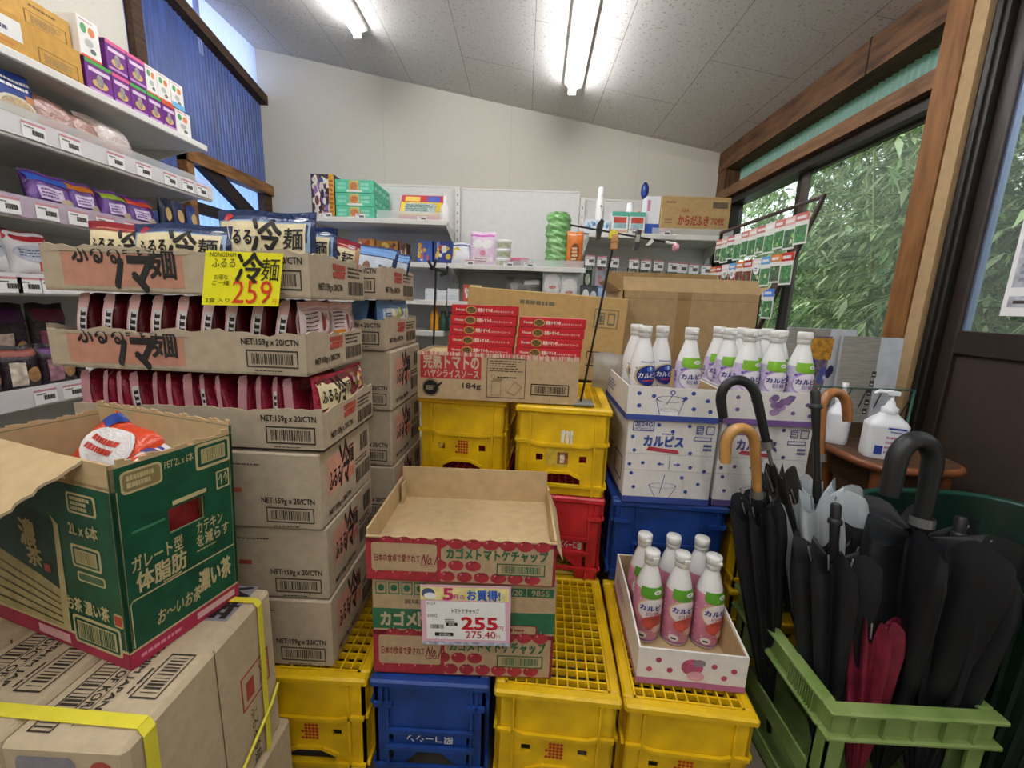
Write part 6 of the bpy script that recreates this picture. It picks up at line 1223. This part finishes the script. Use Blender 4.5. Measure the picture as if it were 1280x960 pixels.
# umbrellas
def umbrella(label, tip, grip, style, hc, cc, opened=.028, length=.50, seed=0, yaw=0, R=.034, hr=.0095, hem=None, mt=None, base=.06, tail=.028):
    """furled umbrella from tip to where the handle starts; the crook opens in the direction of yaw"""
    tip, grip = V(tip), V(grip); ax = (grip - tip); L = ax.length; ax.normalize()
    t = thing('umbrella', label, 'umbrella', tip, 0, 'umbrellas in the green crate')
    t.rotation_mode = 'QUATERNION'; q = V((0, 0, 1)).rotation_difference(ax); t.rotation_quaternion = q
    cd = q.inverted() @ V((math.cos(yaw), math.sin(yaw), 0)); cd.z = 0; cd.normalize()
    m = MB(); m.tube([(0, 0, 0), (0, 0, L)], .0042, mat('#8a8a8a', .3, .02, 20, 0, .8) if style != 'none' else BLK, 8); m.tube([(0, 0, 0), (0, 0, base)], .005, BLK, 8); m.build('shaft', t)
    r = random.Random(seed); ph = r.uniform(0, 6.28); top = base + length
    def pt(u, v):
        a = 6.2832 * u; z = base + length * v; prof = .006 + (opened) * (v ** .75) * (1 if v < .9 else 1 - (v - .9) * 1.2)
        fold = 1 + .30 * math.sin(8 * a + ph + 1.2 * v) * min(1, v * 2) + .08 * math.sin(17 * a + 5 * v)
        zz = z + (.022 * math.cos(8 * a + ph + 1.2 * v) - .0) * max(0, (v - .8) / .2)
        return V((prof * fold * math.cos(a), prof * fold * math.sin(a), zz))
    m = MB(); m.grid(pt, 96, 18, cc)
    m.grid(lambda u, v: V((pt(u, 1).x * (1 - .8 * v), pt(u, 1).y * (1 - .8 * v), pt(u, 1).z - .03 * v)), 96, 3, cc); m.build('canopy', t)
    if hem:
        m = MB(); 
        for k in range(8):
            u = (k / 8); p0 = pt(u, .55); p1 = pt(u, .98); m.tube([p0 * 1.0 + V((0, 0, 0)), (p0 + p1) / 2 * 1.0, p1], .0018, hem, 5)
        m.build('hem_stripe', t)
    for k in range(8):
        m = MB(); a = 6.2832 * k / 8; m.tube([(.7 * opened * math.cos(a), .7 * opened * math.sin(a), top - .02), (opened * .85 * math.cos(a), opened * .85 * math.sin(a), top + .012)], .0016, mat('#a9aaac', .3, .02, 20, 0, .6), 5); m.build('rib_tip', t)
    m = MB(); m.lathe([(.007, top - .02), (.009, top), (.007, top + .03)], BLK, 10); m.build('collar', t)
    m = MB()
    if style == 'crook':
        path = [V((0, 0, L - .10)), V((0, 0, L))] + [V((0, 0, L)) + cd * R * (1 - math.cos(k * math.pi / 12)) + V((0, 0, R * 1.25 * math.sin(k * math.pi / 12))) for k in range(1, 13)] + [V((0, 0, L - tail)) + cd * (2 * R + .002)]
        m.tube(path, [hr * .8, hr] + [hr] * 12 + [hr * .92], hc, 12)
        m.lathe([(hr * 1.15, L - .115), (hr * 1.15, L - .098)], mat('#9a9a9a', .3, .02, 20, 0, .8), 12)
    else:
        m.tube([(0, 0, L - .11), (0, 0, L - .05), (0, 0, L), (0, 0, L + .004)], [.006, .0085, .0095, .007], hc, 10); m.lathe([(.012, L - .034), (.012, L - .028), (.009, L - .024)], hc, 12); m.tube([(0, 0, top + .03), (0, 0, L - .1)], .006, hc, 8)
    m.build('handle', t); return t
BH = mat('#1d1e20', .4, .08, 20); WH = mat('#b98a4a', .3, .15, 10, 0, 0, .6, 1, 0, (3, 3, 1), '#94662e'); WH2 = mat('#a9713f', .25, .2, 10, 0, 0, .6, 1, 0, (3, 3, 1), '#82502a'); GH = mat('#6b675f', .35, .1, 20)
CB = mat('#15171c', .55, .15, 25, 0, 0, .4, 1, 0, None, '#101116'); CB2 = mat('#0f1116', .5, .2, 20, 0, 0, .4, 1, 0, None, '#0b0c10'); CGB = mat('#2a2826', .6, .15, 25)
VIN = clear('#dfe6ea', .45, .12)
umbrella('dark umbrella with a black crook handle and pale hem stripes', (.74, .80, .012), (.500, .875, .775), 'crook', BH, CGB, .034, .56, 1, math.pi - .1, .036, .0105, mat('#b9a294', .6))
umbrella('umbrella with a pale wooden crook handle, leftmost in the crate', (.60, .80, .012), (.468, .80, .695), 'crook', WH, CB, .036, .50, 2, math.pi + .1, .030, .0105)
umbrella('umbrella with a dull grey crook handle behind the pale wooden one', (.63, .84, .012), (.515, .885, .668), 'crook', GH, CB2, .03, .46, 3, math.pi, .033, .009)
umbrella('clear plastic umbrella with a straight black handle', (.69, .76, .012), (.603, .85, .795), 'straight', BH, VIN, .062, .52, 4, 0)
umbrella('umbrella with a brown wooden crook handle in front of the pump bottles', (.72, .83, .012), (.672, .92, .742), 'crook', WH2, CB2, .03, .48, 5, .1, .031, .0105)
umbrella('large loosely furled black umbrella with a thick black crook handle', (.735, .68, .012), (.752, .735, .69), 'crook', BH, CB2, .10, .50, 6, math.pi + .1, .036, .0165, tail=.06)
umbrella('black umbrella with a short straight handle at the left side of the crate', (.63, .68, .012), (.60, .74, .60), 'straight', BH, CB, .055, .44, 7, 0)
umbrella('wine red umbrella low in the crate between the black ones', (.665, .65, .012), (.66, .69, .50), 'straight', BH, mat('#7d2136', .5, .2, 25), .03, .33, 8, 0)
umbrella('black umbrella leaning at the right front corner of the crate', (.78, .65, .012), (.80, .71, .60), 'straight', BH, CB, .07, .44, 9, 0)
# notice taped on the door glass
t = thing('paper_notice', 'white printed notice taped to the door glass', 'notice', (XR + .012, 1.237, .966)); m = MB(); m.box(-.001, -.42, 0, 0, 0, .60, PAPER); f = plane(m, (-.0012, 0, 0), (0, -.42, 0), (0, 0, .60)); gp = mat('#b9bcc4', .8, .2, 40)
f.rect(.03, .04, .97, .09, gp, .0004); f.lines(.06, .05, .9, .08, INKB, 1, .0008); f.rect(.03, .13, .97, .36, gp, .0004); f.lines(.06, .15, .9, .34, mat('#8c8f98', .8), 6, .0008); f.rect(.03, .39, .97, .40, gp, .0004); f.lines(.06, .45, .9, .62, mat('#9aa0b0', .8), 4, .0006); f.rect(.03, .70, .97, .94, mat('#c9ccd4', .8, .1), .0004); f.lines(.06, .74, .9, .92, mat('#8c8f98', .8), 5, .0008); m.build('sheet', t)
# ================================================================== LIGHT AND CAMERA
w = bpy.data.worlds.new('World'); SC.world = w; w.use_nodes = True; bg = w.node_tree.nodes['Background']; bg.inputs[0].default_value = (.86, .93, 1, 1); bg.inputs[1].default_value = 1.9
def area(name, loc, rot, sx, sy, e, col=(1, .97, .92)):
    l = bpy.data.lights.new(name, 'AREA'); l.shape = 'RECTANGLE'; l.size = sx; l.size_y = sy; l.energy = e; l.color = col; o = bpy.data.objects.new(name, l); COL.objects.link(o); o.location = loc; o.rotation_euler = rot; o['kind'] = 'helper'; return o
# unseen fill lamps, added overhead and behind the viewer to brighten the goods
for x, y in ((-1.0, .3), (.2, .3), (-1.0, -1.1), (.4, -1.1)): lamp(cz(x, y + .6), cz(x, y - .6), 'unseen fill lamp added on the ceiling %s' % {(-1.0, .3): 'above the left shelving', (.2, .3): 'above the viewer', (-1.0, -1.1): 'behind the viewer, left', (.4, -1.1): 'behind the viewer, right'}[(x, y)])
cd = bpy.data.cameras.new('camera'); cd.sensor_width = 36; cd.lens = FPX / 1280 * 36; cd.clip_start = .01; cam = bpy.data.objects.new('camera', cd); COL.objects.link(cam)
cam.matrix_world = Matrix((( _x[0], _x[1], _x[2], EYE.x), (_d[0], _d[1], _d[2], EYE.y), (_u[0], _u[1], _u[2], EYE.z), (0, 0, 0, 1)))
SC.camera = cam
SC.view_settings.view_transform = 'Standard'; SC.view_settings.look = 'None'; SC.view_settings.exposure = 0.5; SC.view_settings.gamma = 1; SC.view_settings.use_curve_mapping = False
SC.cycles.max_bounces = 8; SC.cycles.transparent_max_bounces = 12; SC.cycles.use_denoising = True
SC.cycles.sample_clamp_indirect = 6
